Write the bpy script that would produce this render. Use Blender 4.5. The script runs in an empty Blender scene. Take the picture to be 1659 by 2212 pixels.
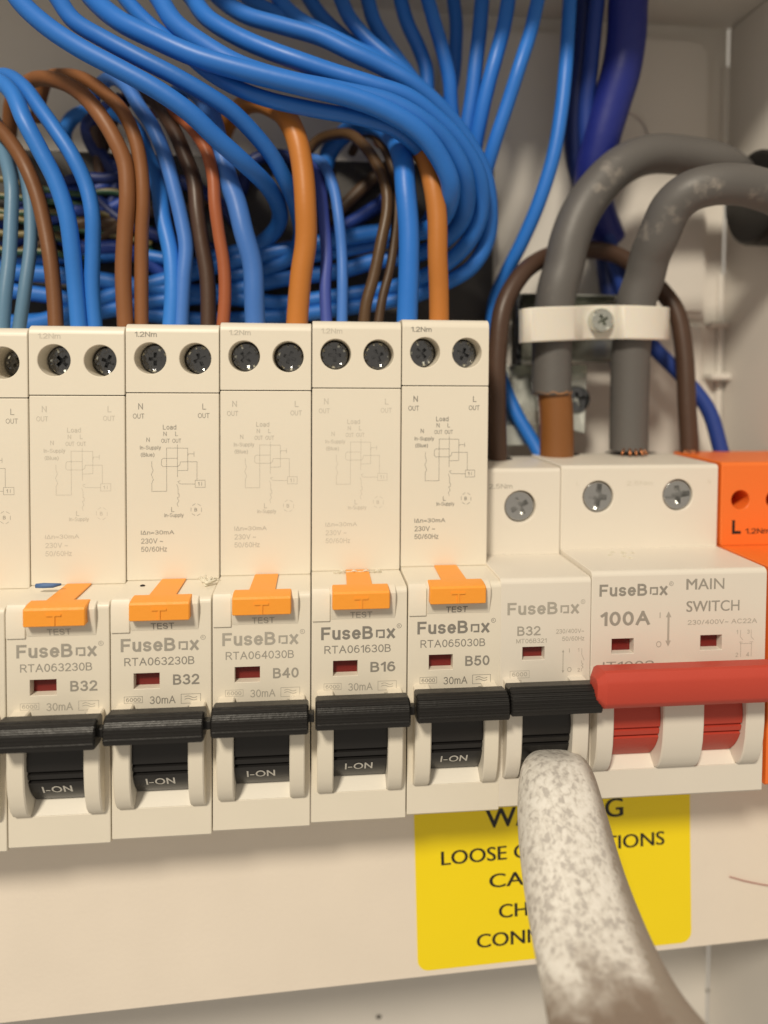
import bpy, bmesh, math, random
from mathutils import Vector, Matrix
random.seed(7)
S = 0.001                      # all lengths below are millimetres
sc = bpy.context.scene
col = sc.collection

# ------------------------------------------------------------------ camera
F, PY = 1559.74, 856.7         # focal length and principal row, in pixels of a 1659 x 2212 picture
YAW, PIT, ROL = 0.09991, 0.03377, -0.00629
CAM = Vector((62.2655, -131.1223, 16.1239))
_f = Vector((math.sin(YAW)*math.cos(PIT), math.cos(YAW)*math.cos(PIT), -math.sin(PIT)))
_r = Vector((math.cos(YAW), -math.sin(YAW), 0)); _d = _f.cross(_r)
CR = math.cos(ROL)*_r + math.sin(ROL)*_d
CD = -math.sin(ROL)*_r + math.cos(ROL)*_d
cd = bpy.data.cameras.new('camera'); cam = bpy.data.objects.new('camera', cd); col.objects.link(cam)
cam.matrix_world = Matrix.Translation(CAM*S) @ Matrix((CR, -CD, -_f)).transposed().to_4x4()
cd.sensor_fit = 'VERTICAL'; cd.sensor_height = 36; cd.lens = F/2212*36
cd.shift_y = -(1106-PY)/2212
cd.clip_start = 0.005; cd.clip_end = 20
cd.dof.use_dof = True; cd.dof.focus_distance = 0.134; cd.dof.aperture_fstop = 8.5
sc.camera = cam

# ------------------------------------------------------------------ light
w = bpy.data.worlds.new('World'); sc.world = w; w.use_nodes = True
bg = w.node_tree.nodes['Background']; bg.inputs[0].default_value = (1.0, 0.89, 0.74, 1); bg.inputs[1].default_value = 0.41
ld = bpy.data.lights.new('ceiling_lamp', 'AREA'); ld.shape = 'DISK'; ld.size = 0.14; ld.energy = 7.3; ld.color = (1.0, 0.895, 0.725)
lo = bpy.data.objects.new('ceiling_lamp', ld); col.objects.link(lo)
lo.location = Vector((70-0.40*640, -640, -20+0.93*640))*S
lo.rotation_euler = (Vector((70, 10, -20))*S - lo.location).to_track_quat('-Z', 'Y').to_euler()
sc.view_settings.view_transform = 'Standard'; sc.view_settings.look = 'None'
sc.view_settings.exposure = 0; sc.view_settings.gamma = 1
sc.render.engine = 'CYCLES'; sc.cycles.max_bounces = 8; sc.cycles.use_denoising = True

def at(x, y, Y):               # the point at depth Y that the photograph shows at pixel x, y
    d = _f + CR*((x-829.5)/F) + CD*((y-PY)/F)
    return CAM + d*((Y-CAM.y)/d.y)

# ------------------------------------------------------------------ materials
def nt(name):
    m = bpy.data.materials.new(name); m.use_nodes = True
    return m, m.node_tree, m.node_tree.nodes['Principled BSDF']
def plastic(name, c, rough=.45, vary=.06, bump=.15, scale=900, spec=.5, metal=0, coat=0, sss=0):
    m, t, b = nt(name); N = t.nodes; Lk = t.links
    tc = N.new('ShaderNodeTexCoord')
    n1 = N.new('ShaderNodeTexNoise'); n1.inputs['Scale'].default_value = 60; n1.inputs['Detail'].default_value = 5
    Lk.new(tc.outputs['Object'], n1.inputs['Vector'])
    mix = N.new('ShaderNodeMix'); mix.data_type = 'RGBA'
    mix.inputs[6].default_value = (*[v*(1-vary) for v in c], 1); mix.inputs[7].default_value = (*[min(1, v*(1+vary)) for v in c], 1)
    Lk.new(n1.outputs[0], mix.inputs[0]); Lk.new(mix.outputs[2], b.inputs['Base Color'])
    n2 = N.new('ShaderNodeTexNoise'); n2.inputs['Scale'].default_value = scale; n2.inputs['Detail'].default_value = 3
    Lk.new(tc.outputs['Object'], n2.inputs['Vector'])
    bp = N.new('ShaderNodeBump'); bp.inputs['Strength'].default_value = bump; bp.inputs['Distance'].default_value = 0.0002
    Lk.new(n2.outputs[0], bp.inputs['Height']); Lk.new(bp.outputs[0], b.inputs['Normal'])
    rr = N.new('ShaderNodeMapRange'); rr.inputs[3].default_value = max(.05, rough-.08); rr.inputs[4].default_value = rough+.08
    Lk.new(n1.outputs[0], rr.inputs[0]); Lk.new(rr.outputs[0], b.inputs['Roughness'])
    b.inputs['Specular IOR Level'].default_value = spec; b.inputs['Metallic'].default_value = metal
    if coat: b.inputs['Coat Weight'].default_value = coat
    if sss:
        b.inputs['Subsurface Weight'].default_value = sss; b.inputs['Subsurface Radius'].default_value = (1, .7, .4); b.inputs['Subsurface Scale'].default_value = .0008
    return m
CREAM = (.765, .71, .605)
M = dict(
    cream=plastic('cream_plastic', CREAM, .42, .035, .08),
    stone=plastic('stone_plastic', (.75, .70, .62), .42, .025, .05),
    pale=plastic('pale_plastic', (.80, .76, .68), .35, .02, .04),
    cover=plastic('cover_enamel', (.84, .755, .655), .36, .05, .2, 1100),
    back=plastic('enclosure_plastic', (.71, .675, .625), .50, .04, .1),
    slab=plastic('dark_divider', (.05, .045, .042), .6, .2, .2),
    black=plastic('black_plastic', (.014, .013, .0125), .40, .2, .25, 1500, spec=.4),
    drum=plastic('black_drum', (.012, .011, .011), .40, .2, .1),
    red=plastic('red_plastic', (.50, .055, .032), .55, .05, .15, 1200),
    flag=plastic('dark_red_flag', (.16, .008, .006), .45, .1, .05),
    orange=plastic('amber_button', (.91, .345, .035), .42, .04, .2, 1300),
    hotorange=plastic('orange_housing', (.86, .185, .028), .42, .04, .1),
    yellow=plastic('yellow_vinyl', (.97, .75, .004), .40, .02, .06),
    ink=plastic('black_print', (.012, .011, .01), .5, .1, 0),
    white=plastic('white_print', (.62, .60, .55), .5, .15, 0),
    steel=plastic('zinc_steel', (.62, .62, .61), .13, .15, 1.0, 380, metal=1),
    darksteel=plastic('dark_steel', (.17, .175, .185), .14, .2, 1.0, 700, metal=1),
    brightsteel=plastic('zinc_and_screw_glints', (.66, .68, .63), .24, .2, .5, 260, metal=.92),
    nylon=plastic('white_nylon', (.74, .70, .63), .35, .03, .05, sss=.4),
    copper=plastic('bare_copper', (.72, .30, .14), .3, .2, .4, 600, metal=1),
    fluff=plastic('torn_plastic', (.72, .68, .56), .6, .1, .3),
    speck_and_shade=plastic('dark_speck_and_shade', (.02, .015, .012), .7, .2, .2),
    thread=plastic('red_fibre', (.35, .05, .04), .7, .2, .2),
)
def ink(k):
    key = 'ink%.2f' % k
    if key not in M:
        M[key] = plastic('faded_print', tuple(a*(1-k)+b*k for a, b in zip(CREAM, (.10, .095, .09))), .5, .06, 0)
    return M[key]
WIRE = {}
def wire_mat(key):
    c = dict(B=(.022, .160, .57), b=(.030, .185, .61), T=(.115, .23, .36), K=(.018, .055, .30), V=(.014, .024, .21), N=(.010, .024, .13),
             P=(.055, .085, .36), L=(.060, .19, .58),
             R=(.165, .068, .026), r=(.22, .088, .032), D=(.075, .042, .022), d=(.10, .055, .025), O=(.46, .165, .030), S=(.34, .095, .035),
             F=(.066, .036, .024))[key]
    v = random.choice((.88, .96, 1.0, 1.08)); key = (key, v); c = tuple(a*v for a in c)
    if key not in WIRE:
        WIRE[key] = plastic('wire_insulation', c, .40+.1*random.random(), .10, .25, 420, spec=.4)
    return WIRE[key]
def earth_mat():
    m, t, b = nt('green_yellow_stripe'); N = t.nodes
    tc = N.new('ShaderNodeTexCoord'); wv = N.new('ShaderNodeTexWave'); wv.bands_direction = 'Z'
    wv.inputs['Scale'].default_value = 80; wv.inputs['Distortion'].default_value = 1.4
    rp = N.new('ShaderNodeValToRGB'); rp.color_ramp.interpolation = 'CONSTANT'
    rp.color_ramp.elements[0].color = (.02, .07, .035, 1); rp.color_ramp.elements[1].color = (.17, .135, .05, 1); rp.color_ramp.elements[1].position = .5
    t.links.new(tc.outputs['Object'], wv.inputs[0]); t.links.new(wv.outputs[0], rp.inputs[0]); t.links.new(rp.outputs[0], b.inputs['Base Color'])
    b.inputs['Roughness'].default_value = .4
    return m
M['earth'] = earth_mat()
def grey_cable_mat(spots):
    m, t, b = nt('grey_sheath'); N = t.nodes; Lk = t.links
    geo = N.new('ShaderNodeNewGeometry')
    nz = N.new('ShaderNodeTexNoise'); nz.inputs['Scale'].default_value = 330; nz.inputs['Detail'].default_value = 6
    Lk.new(geo.outputs['Position'], nz.inputs['Vector'])
    acc = None
    for (p, r) in spots:
        d = N.new('ShaderNodeVectorMath'); d.operation = 'DISTANCE'; Lk.new(geo.outputs['Position'], d.inputs[0]); d.inputs[1].default_value = p*S
        mr = N.new('ShaderNodeMapRange'); mr.inputs[1].default_value = 0; mr.inputs[2].default_value = r*S; mr.inputs[3].default_value = 1; mr.inputs[4].default_value = 0
        Lk.new(d.outputs['Value'], mr.inputs[0])
        if acc is None: acc = mr.outputs[0]
        else:
            a = N.new('ShaderNodeMath'); a.operation = 'MAXIMUM'; Lk.new(acc, a.inputs[0]); Lk.new(mr.outputs[0], a.inputs[1]); acc = a.outputs[0]
    nr = N.new('ShaderNodeMapRange'); nr.inputs[1].default_value = .43; nr.inputs[2].default_value = .66; Lk.new(nz.outputs[0], nr.inputs[0])
    a = N.new('ShaderNodeMath'); a.operation = 'MULTIPLY'; Lk.new(acc, a.inputs[0]); Lk.new(nr.outputs[0], a.inputs[1])
    th = N.new('ShaderNodeMapRange'); th.inputs[1].default_value = .12; th.inputs[2].default_value = .70; Lk.new(a.outputs[0], th.inputs[0])
    mix = N.new('ShaderNodeMix'); mix.data_type = 'RGBA'; mix.inputs[6].default_value = (.112, .106, .102, 1); mix.inputs[7].default_value = (.27, .245, .22, 1)
    Lk.new(th.outputs[0], mix.inputs[0]); Lk.new(mix.outputs[2], b.inputs['Base Color'])
    bp = N.new('ShaderNodeBump'); bp.inputs['Strength'].default_value = .25; bp.inputs['Distance'].default_value = .0003
    Lk.new(nz.outputs[0], bp.inputs['Height']); Lk.new(bp.outputs[0], b.inputs['Normal']); b.inputs['Roughness'].default_value = .5
    return m

# ------------------------------------------------------------------ mesh helpers (mm)
def link(name, me, mat, parent=None, smooth=False, loc=None):
    o = bpy.data.objects.new(name, me); col.objects.link(o)
    if mat is not None and not me.materials: me.materials.append(mat)
    if smooth: me.shade_smooth()
    if parent is not None: o.parent = parent
    if loc is not None: o.location = Vector(loc)*S
    return o
def fin(name, bm, mat, parent=None, smooth=False, loc=None, angle=None):
    bmesh.ops.recalc_face_normals(bm, faces=bm.faces)
    bmesh.ops.scale(bm, vec=(S, S, S), verts=bm.verts)
    if angle is not None:
        for f in bm.faces: f.smooth = True
        for e in bm.edges:
            if len(e.link_faces) == 2 and e.calc_face_angle(0) > math.radians(angle): e.smooth = False
    me = bpy.data.meshes.new(name); bm.to_mesh(me); bm.free()
    return link(name, me, mat, parent, smooth, loc)
def thing(name, label, cat, loc=(0, 0, 0), group=None):
    o = bpy.data.objects.new(name, None); col.objects.link(o); o.location = Vector(loc)*S; o.empty_display_size = .005
    return tag(o, label, cat, group)
def tag(o, label, cat, group=None):
    o['label'] = label; o['category'] = cat
    if group: o['group'] = group
    return o
def arc(cy, cz, r, a0, a1, n=5):
    return [(cy+r*math.cos(math.radians(a0+(a1-a0)*i/n)), cz+r*math.sin(math.radians(a0+(a1-a0)*i/n))) for i in range(n+1)]
def inset(poly, b):
    n = len(poly); A = sum(poly[i][0]*poly[(i+1) % n][1]-poly[(i+1) % n][0]*poly[i][1] for i in range(n)); sg = 1 if A > 0 else -1
    out = []
    for i in range(n):
        p0, p1, p2 = Vector(poly[i-1]), Vector(poly[i]), Vector(poly[(i+1) % n])
        e1 = (p1-p0).normalized(); e2 = (p2-p1).normalized()
        n1 = Vector((-e1.y, e1.x))*sg; n2 = Vector((-e2.y, e2.x))*sg
        k = 1+n1.dot(n2)
        out.append(p1+(n1+n2)*(b/max(k, .3)))
    return out
def prism_x(bm, prof, x0, x1, b=.2, skip=()):
    """profile (Y, z) swept along X with bevelled ends; segments in skip stay open between the bevels"""
    ins = inset(prof, b) if b else prof
    rings = [(x0, ins), (x0+b, prof), (x1-b, prof), (x1, ins)] if b else [(x0, prof), (x1, prof)]
    R = [[bm.verts.new((x, p[0], p[1])) for p in pr] for x, pr in rings]
    n = len(prof); mid = 1 if b else 0
    for k in range(len(R)-1):
        for i in range(n):
            if k == mid and i in skip: continue
            j = (i+1) % n
            bm.faces.new((R[k][i], R[k][j], R[k+1][j], R[k+1][i]))
    bm.faces.new(R[0]); bm.faces.new(R[-1])
def box(bm, x0, x1, y0, y1, z0, z1, b=.15):
    prism_x(bm, [(y0, z0), (y0, z1), (y1, z1), (y1, z0)] if not b else
            [(y0, z0+b), (y0, z1-b), (y0+b, z1), (y1, z1), (y1, z0), (y0+b, z0)], x0, x1, b)
def holed(bm, x0, x1, z0, z1, Y, holes, depth, rim=.0, cap=True):
    """front face at Y with round (cx,cz,r) or square (xa,xb,za,zb) holes, walls going back by depth"""
    def loop(pts): 
        vs = [bm.verts.new(p) for p in pts]; return vs, [bm.edges.new((vs[i], vs[(i+1) % len(vs)])) for i in range(len(vs))]
    E = loop([(x0, Y, z0), (x1, Y, z0), (x1, Y, z1), (x0, Y, z1)])[1]
    for i, h in enumerate(holes):
        dp = depth[i] if isinstance(depth, (list, tuple)) else depth
        if len(h) == 3:
            ring = lambda r, y: [(h[0]+r*math.cos(a*math.pi/18), y, h[1]+r*math.sin(a*math.pi/18)) for a in range(36)]
            r = h[2]; seq = [(r+rim, Y), (r, Y+rim), (r, Y+dp)]
            loops = [ring(*q) for q in seq]
        else:
            xa, xb, za, zb = h
            rect = lambda g, y: [(xa-g, y, za-g), (xb+g, y, za-g), (xb+g, y, zb+g), (xa-g, y, zb+g)]
            loops = [rect(rim, Y), rect(0, Y+rim), rect(0, Y+dp)]
        if not rim: loops = loops[1:]
        L = []
        for k, lp in enumerate(loops):
            vs, es = loop(lp) if k == 0 else ([bm.verts.new(p) for p in lp], None)
            if k == 0: E += es
            L.append(vs)
        for a, b_ in zip(L, L[1:]):
            for q in range(len(a)):
                bm.faces.new((a[q], a[(q+1) % len(a)], b_[(q+1) % len(a)], b_[q]))
        if cap: bm.faces.new(L[-1])
    bmesh.ops.triangle_fill(bm, use_beauty=True, edges=E, normal=(0, -1, 0))
def spline(P, n=9):
    P = [Vector(p) for p in P]; out = []
    Q = [P[0]*2-P[1]]+P+[P[-1]*2-P[-2]]
    for i in range(1, len(Q)-2):
        p0, p1, p2, p3 = Q[i-1], Q[i], Q[i+1], Q[i+2]
        t1 = (p1-p0).length**.5; t2 = t1+(p2-p1).length**.5; t3 = t2+(p3-p2).length**.5
        for k in range(n):
            t = t1+(t2-t1)*k/n
            A1 = p0*((t1-t)/t1)+p1*(t/t1); A2 = p1*((t2-t)/(t2-t1))+p2*((t-t1)/(t2-t1)); A3 = p2*((t3-t)/(t3-t2))+p3*((t-t2)/(t3-t2))
            B1 = A1*((t2-t)/t2)+A2*(t/t2); B2 = A2*((t3-t)/(t3-t1))+A3*((t-t1)/(t3-t1))
            out.append(B1*((t2-t)/(t2-t1))+B2*((t-t1)/(t2-t1)))
    out.append(P[-1]); return out
def tube(bm, pts, r, sides=14, caps=True, sx=1, wob=0):
    """r: number or list; sx widens the section sideways"""
    n = len(pts); R = r if isinstance(r, (list, tuple)) else [r]*n
    ref = Vector((0, -1, 0)); prev = None
    for i in range(n):
        tn = (pts[min(i+1, n-1)]-pts[max(i-1, 0)]).normalized()
        u = ref-tn*ref.dot(tn)
        if u.length < .2: u = Vector((0, 0, 1))-tn*tn.z
        u.normalize(); v = tn.cross(u); ref = u
        ring = [bm.verts.new(pts[i]+(u*math.cos(a*2*math.pi/sides)+v*math.sin(a*2*math.pi/sides)*sx)*R[i]) for a in range(sides)]
        if prev:
            for a in range(sides): bm.faces.new((prev[a], prev[(a+1) % sides], ring[(a+1) % sides], ring[a]))
        elif caps: bm.faces.new(ring)
        prev = ring
    if caps: bm.faces.new(prev)
def poly_slab(bm, pts, y0, y1):
    a = [bm.verts.new((p[0], y0, p[1])) for p in pts]; b = [bm.verts.new((p[0], y1, p[1])) for p in pts]
    bm.faces.new(a); bm.faces.new(b)
    for i in range(len(pts)):
        j = (i+1) % len(pts); bm.faces.new((a[i], a[j], b[j], b[i]))
def strip(bm, pts, wd, Y):
    """thin printed line along pts (x, z), mitred at the bends"""
    P = [Vector(p[:2]) for p in pts]; closed = (P[0]-P[-1]).length < 1e-6
    if closed: P = P[:-1]
    n = len(P); L, R_ = [], []
    for i in range(n):
        a = P[i-1] if (i or closed) else P[i]; c = P[(i+1) % n] if (i < n-1 or closed) else P[i]
        d1 = (P[i]-a).normalized() if a is not P[i] else (c-P[i]).normalized()
        d2 = (c-P[i]).normalized() if c is not P[i] else d1
        n1 = Vector((-d1.y, d1.x)); n2 = Vector((-d2.y, d2.x)); m = (n1+n2)/max(1+n1.dot(n2), .35)*wd/2
        L.append(bm.verts.new((P[i].x+m.x, Y-.02, P[i].y+m.y))); R_.append(bm.verts.new((P[i].x-m.x, Y-.02, P[i].y-m.y)))
    for i in range(n if closed else n-1):
        k = (i+1) % n; bm.faces.new((L[i], L[k], R_[k], R_[i]))

# ------------------------------------------------------------------ lettering
_tc = {}
def A_(cx, cy, rx, ry, a0, a1, n=10):
    n = max(3, int(abs(a1-a0)/22)); return [(cx+rx*math.cos(math.radians(a0+(a1-a0)*k/n)), cy+ry*math.sin(math.radians(a0+(a1-a0)*k/n))) for k in range(n+1)]
GL = {                         # plain grotesque letters as pen strokes: width, strokes
 'A': (.74, [[(0, 0), (.37, 1), (.74, 0)], [(.14, .36), (.60, .36)]]),
 'B': (.60, [[(0, 0), (0, 1), (.30, 1)]+A_(.30, .765, .24, .235, 90, -60), [(.05, .53), (.34, .53)]+A_(.34, .265, .26, .265, 90, -90)+[(.05, 0)]]),
 'C': (.70, [A_(.37, .5, .37, .5, 42, 318)]),
 'E': (.54, [[(.54, 1), (0, 1), (0, 0), (.56, 0)], [(.05, .53), (.50, .53)]]),
 'F': (.52, [[(.52, 1), (0, 1), (0, 0)], [(.05, .50), (.45, .50)]]),
 'H': (.62, [[(0, 0), (0, 1)], [(.62, 0), (.62, 1)], [(.05, .53), (.57, .53)]]),
 'I': (.0, [[(0, 0), (0, 1)]]), 'L': (.48, [[(0, 1), (0, 0), (.50, 0)]]),
 'M': (.74, [[(0, 0), (0, 1), (.37, .08), (.74, 1), (.74, 0)]]), 'N': (.62, [[(0, 0), (0, 1), (.62, 0), (.62, 1)]]),
 'O': (.78, [A_(.39, .5, .39, .5, 90, 450)]),
 'R': (.62, [[(0, 0), (0, 1), (.34, 1)]+A_(.34, .745, .25, .255, 90, -70), [(.05, .49), (.38, .49)], [(.36, .44), (.64, 0)]]),
 'S': (.58, [A_(.29, .75, .27, .25, 20, 270)+A_(.29, .26, .29, .26, 90, -160)[1:]]),
 'T': (.62, [[(0, 1), (.62, 1)], [(.31, .95), (.31, 0)]]), 'U': (.60, [[(0, 1), (0, .32)]+A_(.30, .32, .30, .32, 180, 360)+[(.60, 1)]]),
 'V': (.70, [[(0, 1), (.35, 0), (.70, 1)]]),
 'a': (.44, [A_(.21, .52, .21, .20, 150, 0)+[(.42, 0)], [(.38, .40)]+A_(.18, .20, .18, .20, 90, 270)+[(.38, .12)]]),
 'd': (.46, [A_(.23, .36, .23, .36, 15, 345), [(.46, 1), (.46, 0)]]),
 'e': (.48, [[(.06, .37), (.44, .37)], A_(.24, .36, .24, .36, 3, 318)]), 'l': (0, [[(0, 0), (0, 1)]]),
 'm': (.74, [[(0, 0), (0, .72)], [(.03, .46)]+A_(.19, .52, .18, .20, 165, 0)+[(.37, 0)], [(.40, .46)]+A_(.56, .52, .18, .20, 165, 0)+[(.74, 0)]]),
 'n': (.42, [[(0, 0), (0, .72)], [(.03, .46)]+A_(.22, .50, .20, .22, 165, 0)+[(.42, 0)]]),
 'o': (.48, [A_(.24, .36, .24, .36, 90, 450)]), 'p': (.46, [[(0, .72), (0, -.26)], A_(.23, .36, .23, .36, 165, -165)]),
 's': (.42, [A_(.21, .535, .20, .185, 25, 270)+A_(.21, .18, .21, .18, 90, -155)[1:]]),
 'u': (.42, [[(0, .72), (0, .22)]+A_(.20, .22, .20, .22, 180, 345), [(.42, .72), (.42, 0)]]),
 'x': (.44, [[(0, 0), (.44, .72)], [(0, .72), (.44, 0)]]), 'y': (.44, [[(0, .72), (.22, .05)], [(.44, .72), (.16, -.2), (.03, -.26)]]),
 'z': (.40, [[(0, .72), (.40, .72), (0, 0), (.42, 0)]]),
 '0': (.54, [A_(.27, .5, .27, .5, 90, 450)]), '1': (.26, [[(0, .76), (.26, .98), (.26, 0)]]),
 '2': (.54, [A_(.27, .72, .26, .28, 165, -35)+[(0, 0), (.56, 0)]]),
 '3': (.54, [A_(.26, .755, .24, .245, 155, -90)+A_(.26, .26, .28, .26, 90, -155)[1:]]),
 '4': (.58, [[(.44, 0), (.44, 1)], [(.44, 1), (0, .30)], [(0, .30), (.60, .30)]]),
 '5': (.54, [[(.50, 1), (.10, 1), (.04, .50)]+A_(.26, .32, .28, .32, 125, -155)]),
 '6': (.54, [A_(.27, .31, .27, .31, 180, -180), A_(.29, .42, .29, .58, 180, 60)]),
 '.': (.0, [[(0, -.03), (0, .06)]]), '-': (.28, [[(0, .36), (.28, .36)]]), '/': (.32, [[(0, 0), (.32, 1)]]), '(': (.16, [A_(.40, .4, .40, .7, 125, 235)]), ')': (.16, [A_(-.24, .4, .40, .7, 55, -55)]),
 '=': (.46, [[(0, .50), (.46, .50)], [(0, .24), (.46, .24)]]), '~': (.5, [[(0, .34), (.12, .44), (.25, .38), (.38, .32), (.5, .42)]]), ' ': (.12, []),
 '\u0394': (.62, [[(0, 0), (.31, 1), (.62, 0), (0, 0)]]),
}
def pen(s, th):                # outlines of a pen-drawn word, cap height 1
    vs, fs, x = [], [], 0; lay = 0
    for ch in s:
        wd, st = GL[ch]; parts = []
        for q in st:           # break a stroke where it turns back sharply
            c = [q[0]]
            for k in range(1, len(q)):
                c.append(q[k])
                if k < len(q)-1 and (Vector(q[k])-Vector(q[k-1])).normalized().dot((Vector(q[k+1])-Vector(q[k])).normalized()) < -.3: parts.append(c); c = [q[k]]
            parts.append(c)
        for q in parts:
            P = [Vector((x+th/2+p[0]*(1-th*.3), th/2+p[1]*(1-th))) for p in q]
            closed = (P[0]-P[-1]).length < 1e-4
            if closed: P = P[:-1]
            n = len(P); base = len(vs); lay += 1
            for i in range(n):
                a = P[i-1] if (i or closed) else None; c = P[(i+1) % n] if (i < n-1 or closed) else None
                d1 = (P[i]-a).normalized() if a is not None else (c-P[i]).normalized()
                d2 = (c-P[i]).normalized() if c is not None else d1
                p = P[i]
                if a is None: p = p-d1*th/2*.9
                if c is None: p = p+d1*th/2*.9
                n1 = Vector((-d1.y, d1.x)); n2 = Vector((-d2.y, d2.x)); m = (n1+n2)/max(1+n1.dot(n2), .55)*th/2
                vs += [(p.x+m.x, p.y+m.y, lay % 5), (p.x-m.x, p.y-m.y, lay % 5)]
            for i in range(n if closed else n-1):
                k = (i+1) % n; fs.append((base+2*i, base+2*k, base+2*k+1, base+2*i+1))
        x += wd*(1-th*.3)+th+.115
    return vs, fs
def glyphs(s):                 # the softer face of the warning label
    if s not in _tc:
        cu = bpy.data.curves.new('lettering', 'FONT'); cu.body = s; cu.size = 1; cu.resolution_u = 4; cu.fill_mode = 'FRONT'
        o = bpy.data.objects.new('lettering', cu); col.objects.link(o)
        dg = bpy.context.evaluated_depsgraph_get(); me = bpy.data.meshes.new_from_object(o.evaluated_get(dg))
        _tc[s] = ([tuple(v.co[:2])+(0,) for v in me.vertices], [tuple(p.vertices) for p in me.polygons])
        bpy.data.objects.remove(o); bpy.data.curves.remove(cu); bpy.data.meshes.remove(me)
    return _tc[s]
def text(bm, s, x, z, h, Y, width=None, xr=None, weight=0.0, align='L', slope=0.0, lift=.02, fn=None, soft=False):
    """letters of cap height h with their baseline at z; width or right end xr stretches them"""
    if soft == 1:
        for dx, l2 in ((0, .02), (h*.03, .025), (h*.06, .030)): text(bm, s, x+dx, z, h, Y, width, xr, lift=l2, soft=2, slope=slope)
        return
    if soft:
        vs, fs = glyphs(s); g = glyphs('H')[0]; lo = min(v[1] for v in g); k = h/(max(v[1] for v in g)-lo)
    else:
        vs, fs = pen(s, .125+weight*3); lo, k = 0, h
    x0 = min(v[0] for v in vs); x1 = max(v[0] for v in vs); wd = (x1-x0)*k; kx = k
    if xr is not None: width = xr-x
    if width: kx = k*width/wd; wd = width
    new = []
    for v in vs:
        p = (x+(v[0]-x0)*kx, z+(v[1]-lo)*k); q = Vector(fn(*p) if fn else (p[0], Y-lift, p[1])); q.y -= v[2]*.004
        new.append(bm.verts.new(q))
    for f in fs:
        try: bm.faces.new([new[i] for i in f])
        except ValueError: pass
def facefront(bm):
    bm.normal_update()
    for f in bm.faces:
        if f.normal.y > 0: f.normal_flip()
def fin_text(name, bm, mat, parent, loc=None):
    facefront(bm); bmesh.ops.scale(bm, vec=(S, S, S), verts=bm.verts)
    me = bpy.data.meshes.new(name); bm.to_mesh(me); bm.free(); return link(name, me, mat, parent, False, loc)
def brand(bm, xl, xr, z, h, Y, wt=.020):
    wd = xr-xl
    text(bm, 'FuseB', xl, z, h, Y, xr=xl+wd*.695, weight=wt)
    a, b = xl+wd*.735, xl+wd*.855; q = z+h*.04; p = z+h*.70; th = wd*.024
    strip(bm, [(a+th/2+.22*(b-a), q+th/2), (b-th/2, q+th/2), (b-th/2, p-th/2), (a+th/2, p-th/2), (a+th/2, q+th/2)], th, Y)
    text(bm, 'x', xl+wd*.875, z, h, Y, xr=xr, weight=wt)
    c = Vector((xr+wd*.05, z+h*.95)); r = h*.17
    strip(bm, [(c.x+r*math.cos(k*math.pi/8), c.y+r*math.sin(k*math.pi/8)) for k in range(17)], h*.035, Y)
    text(bm, 'R', c.x-r*.42, c.y-r*.5, r, Y)

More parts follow.
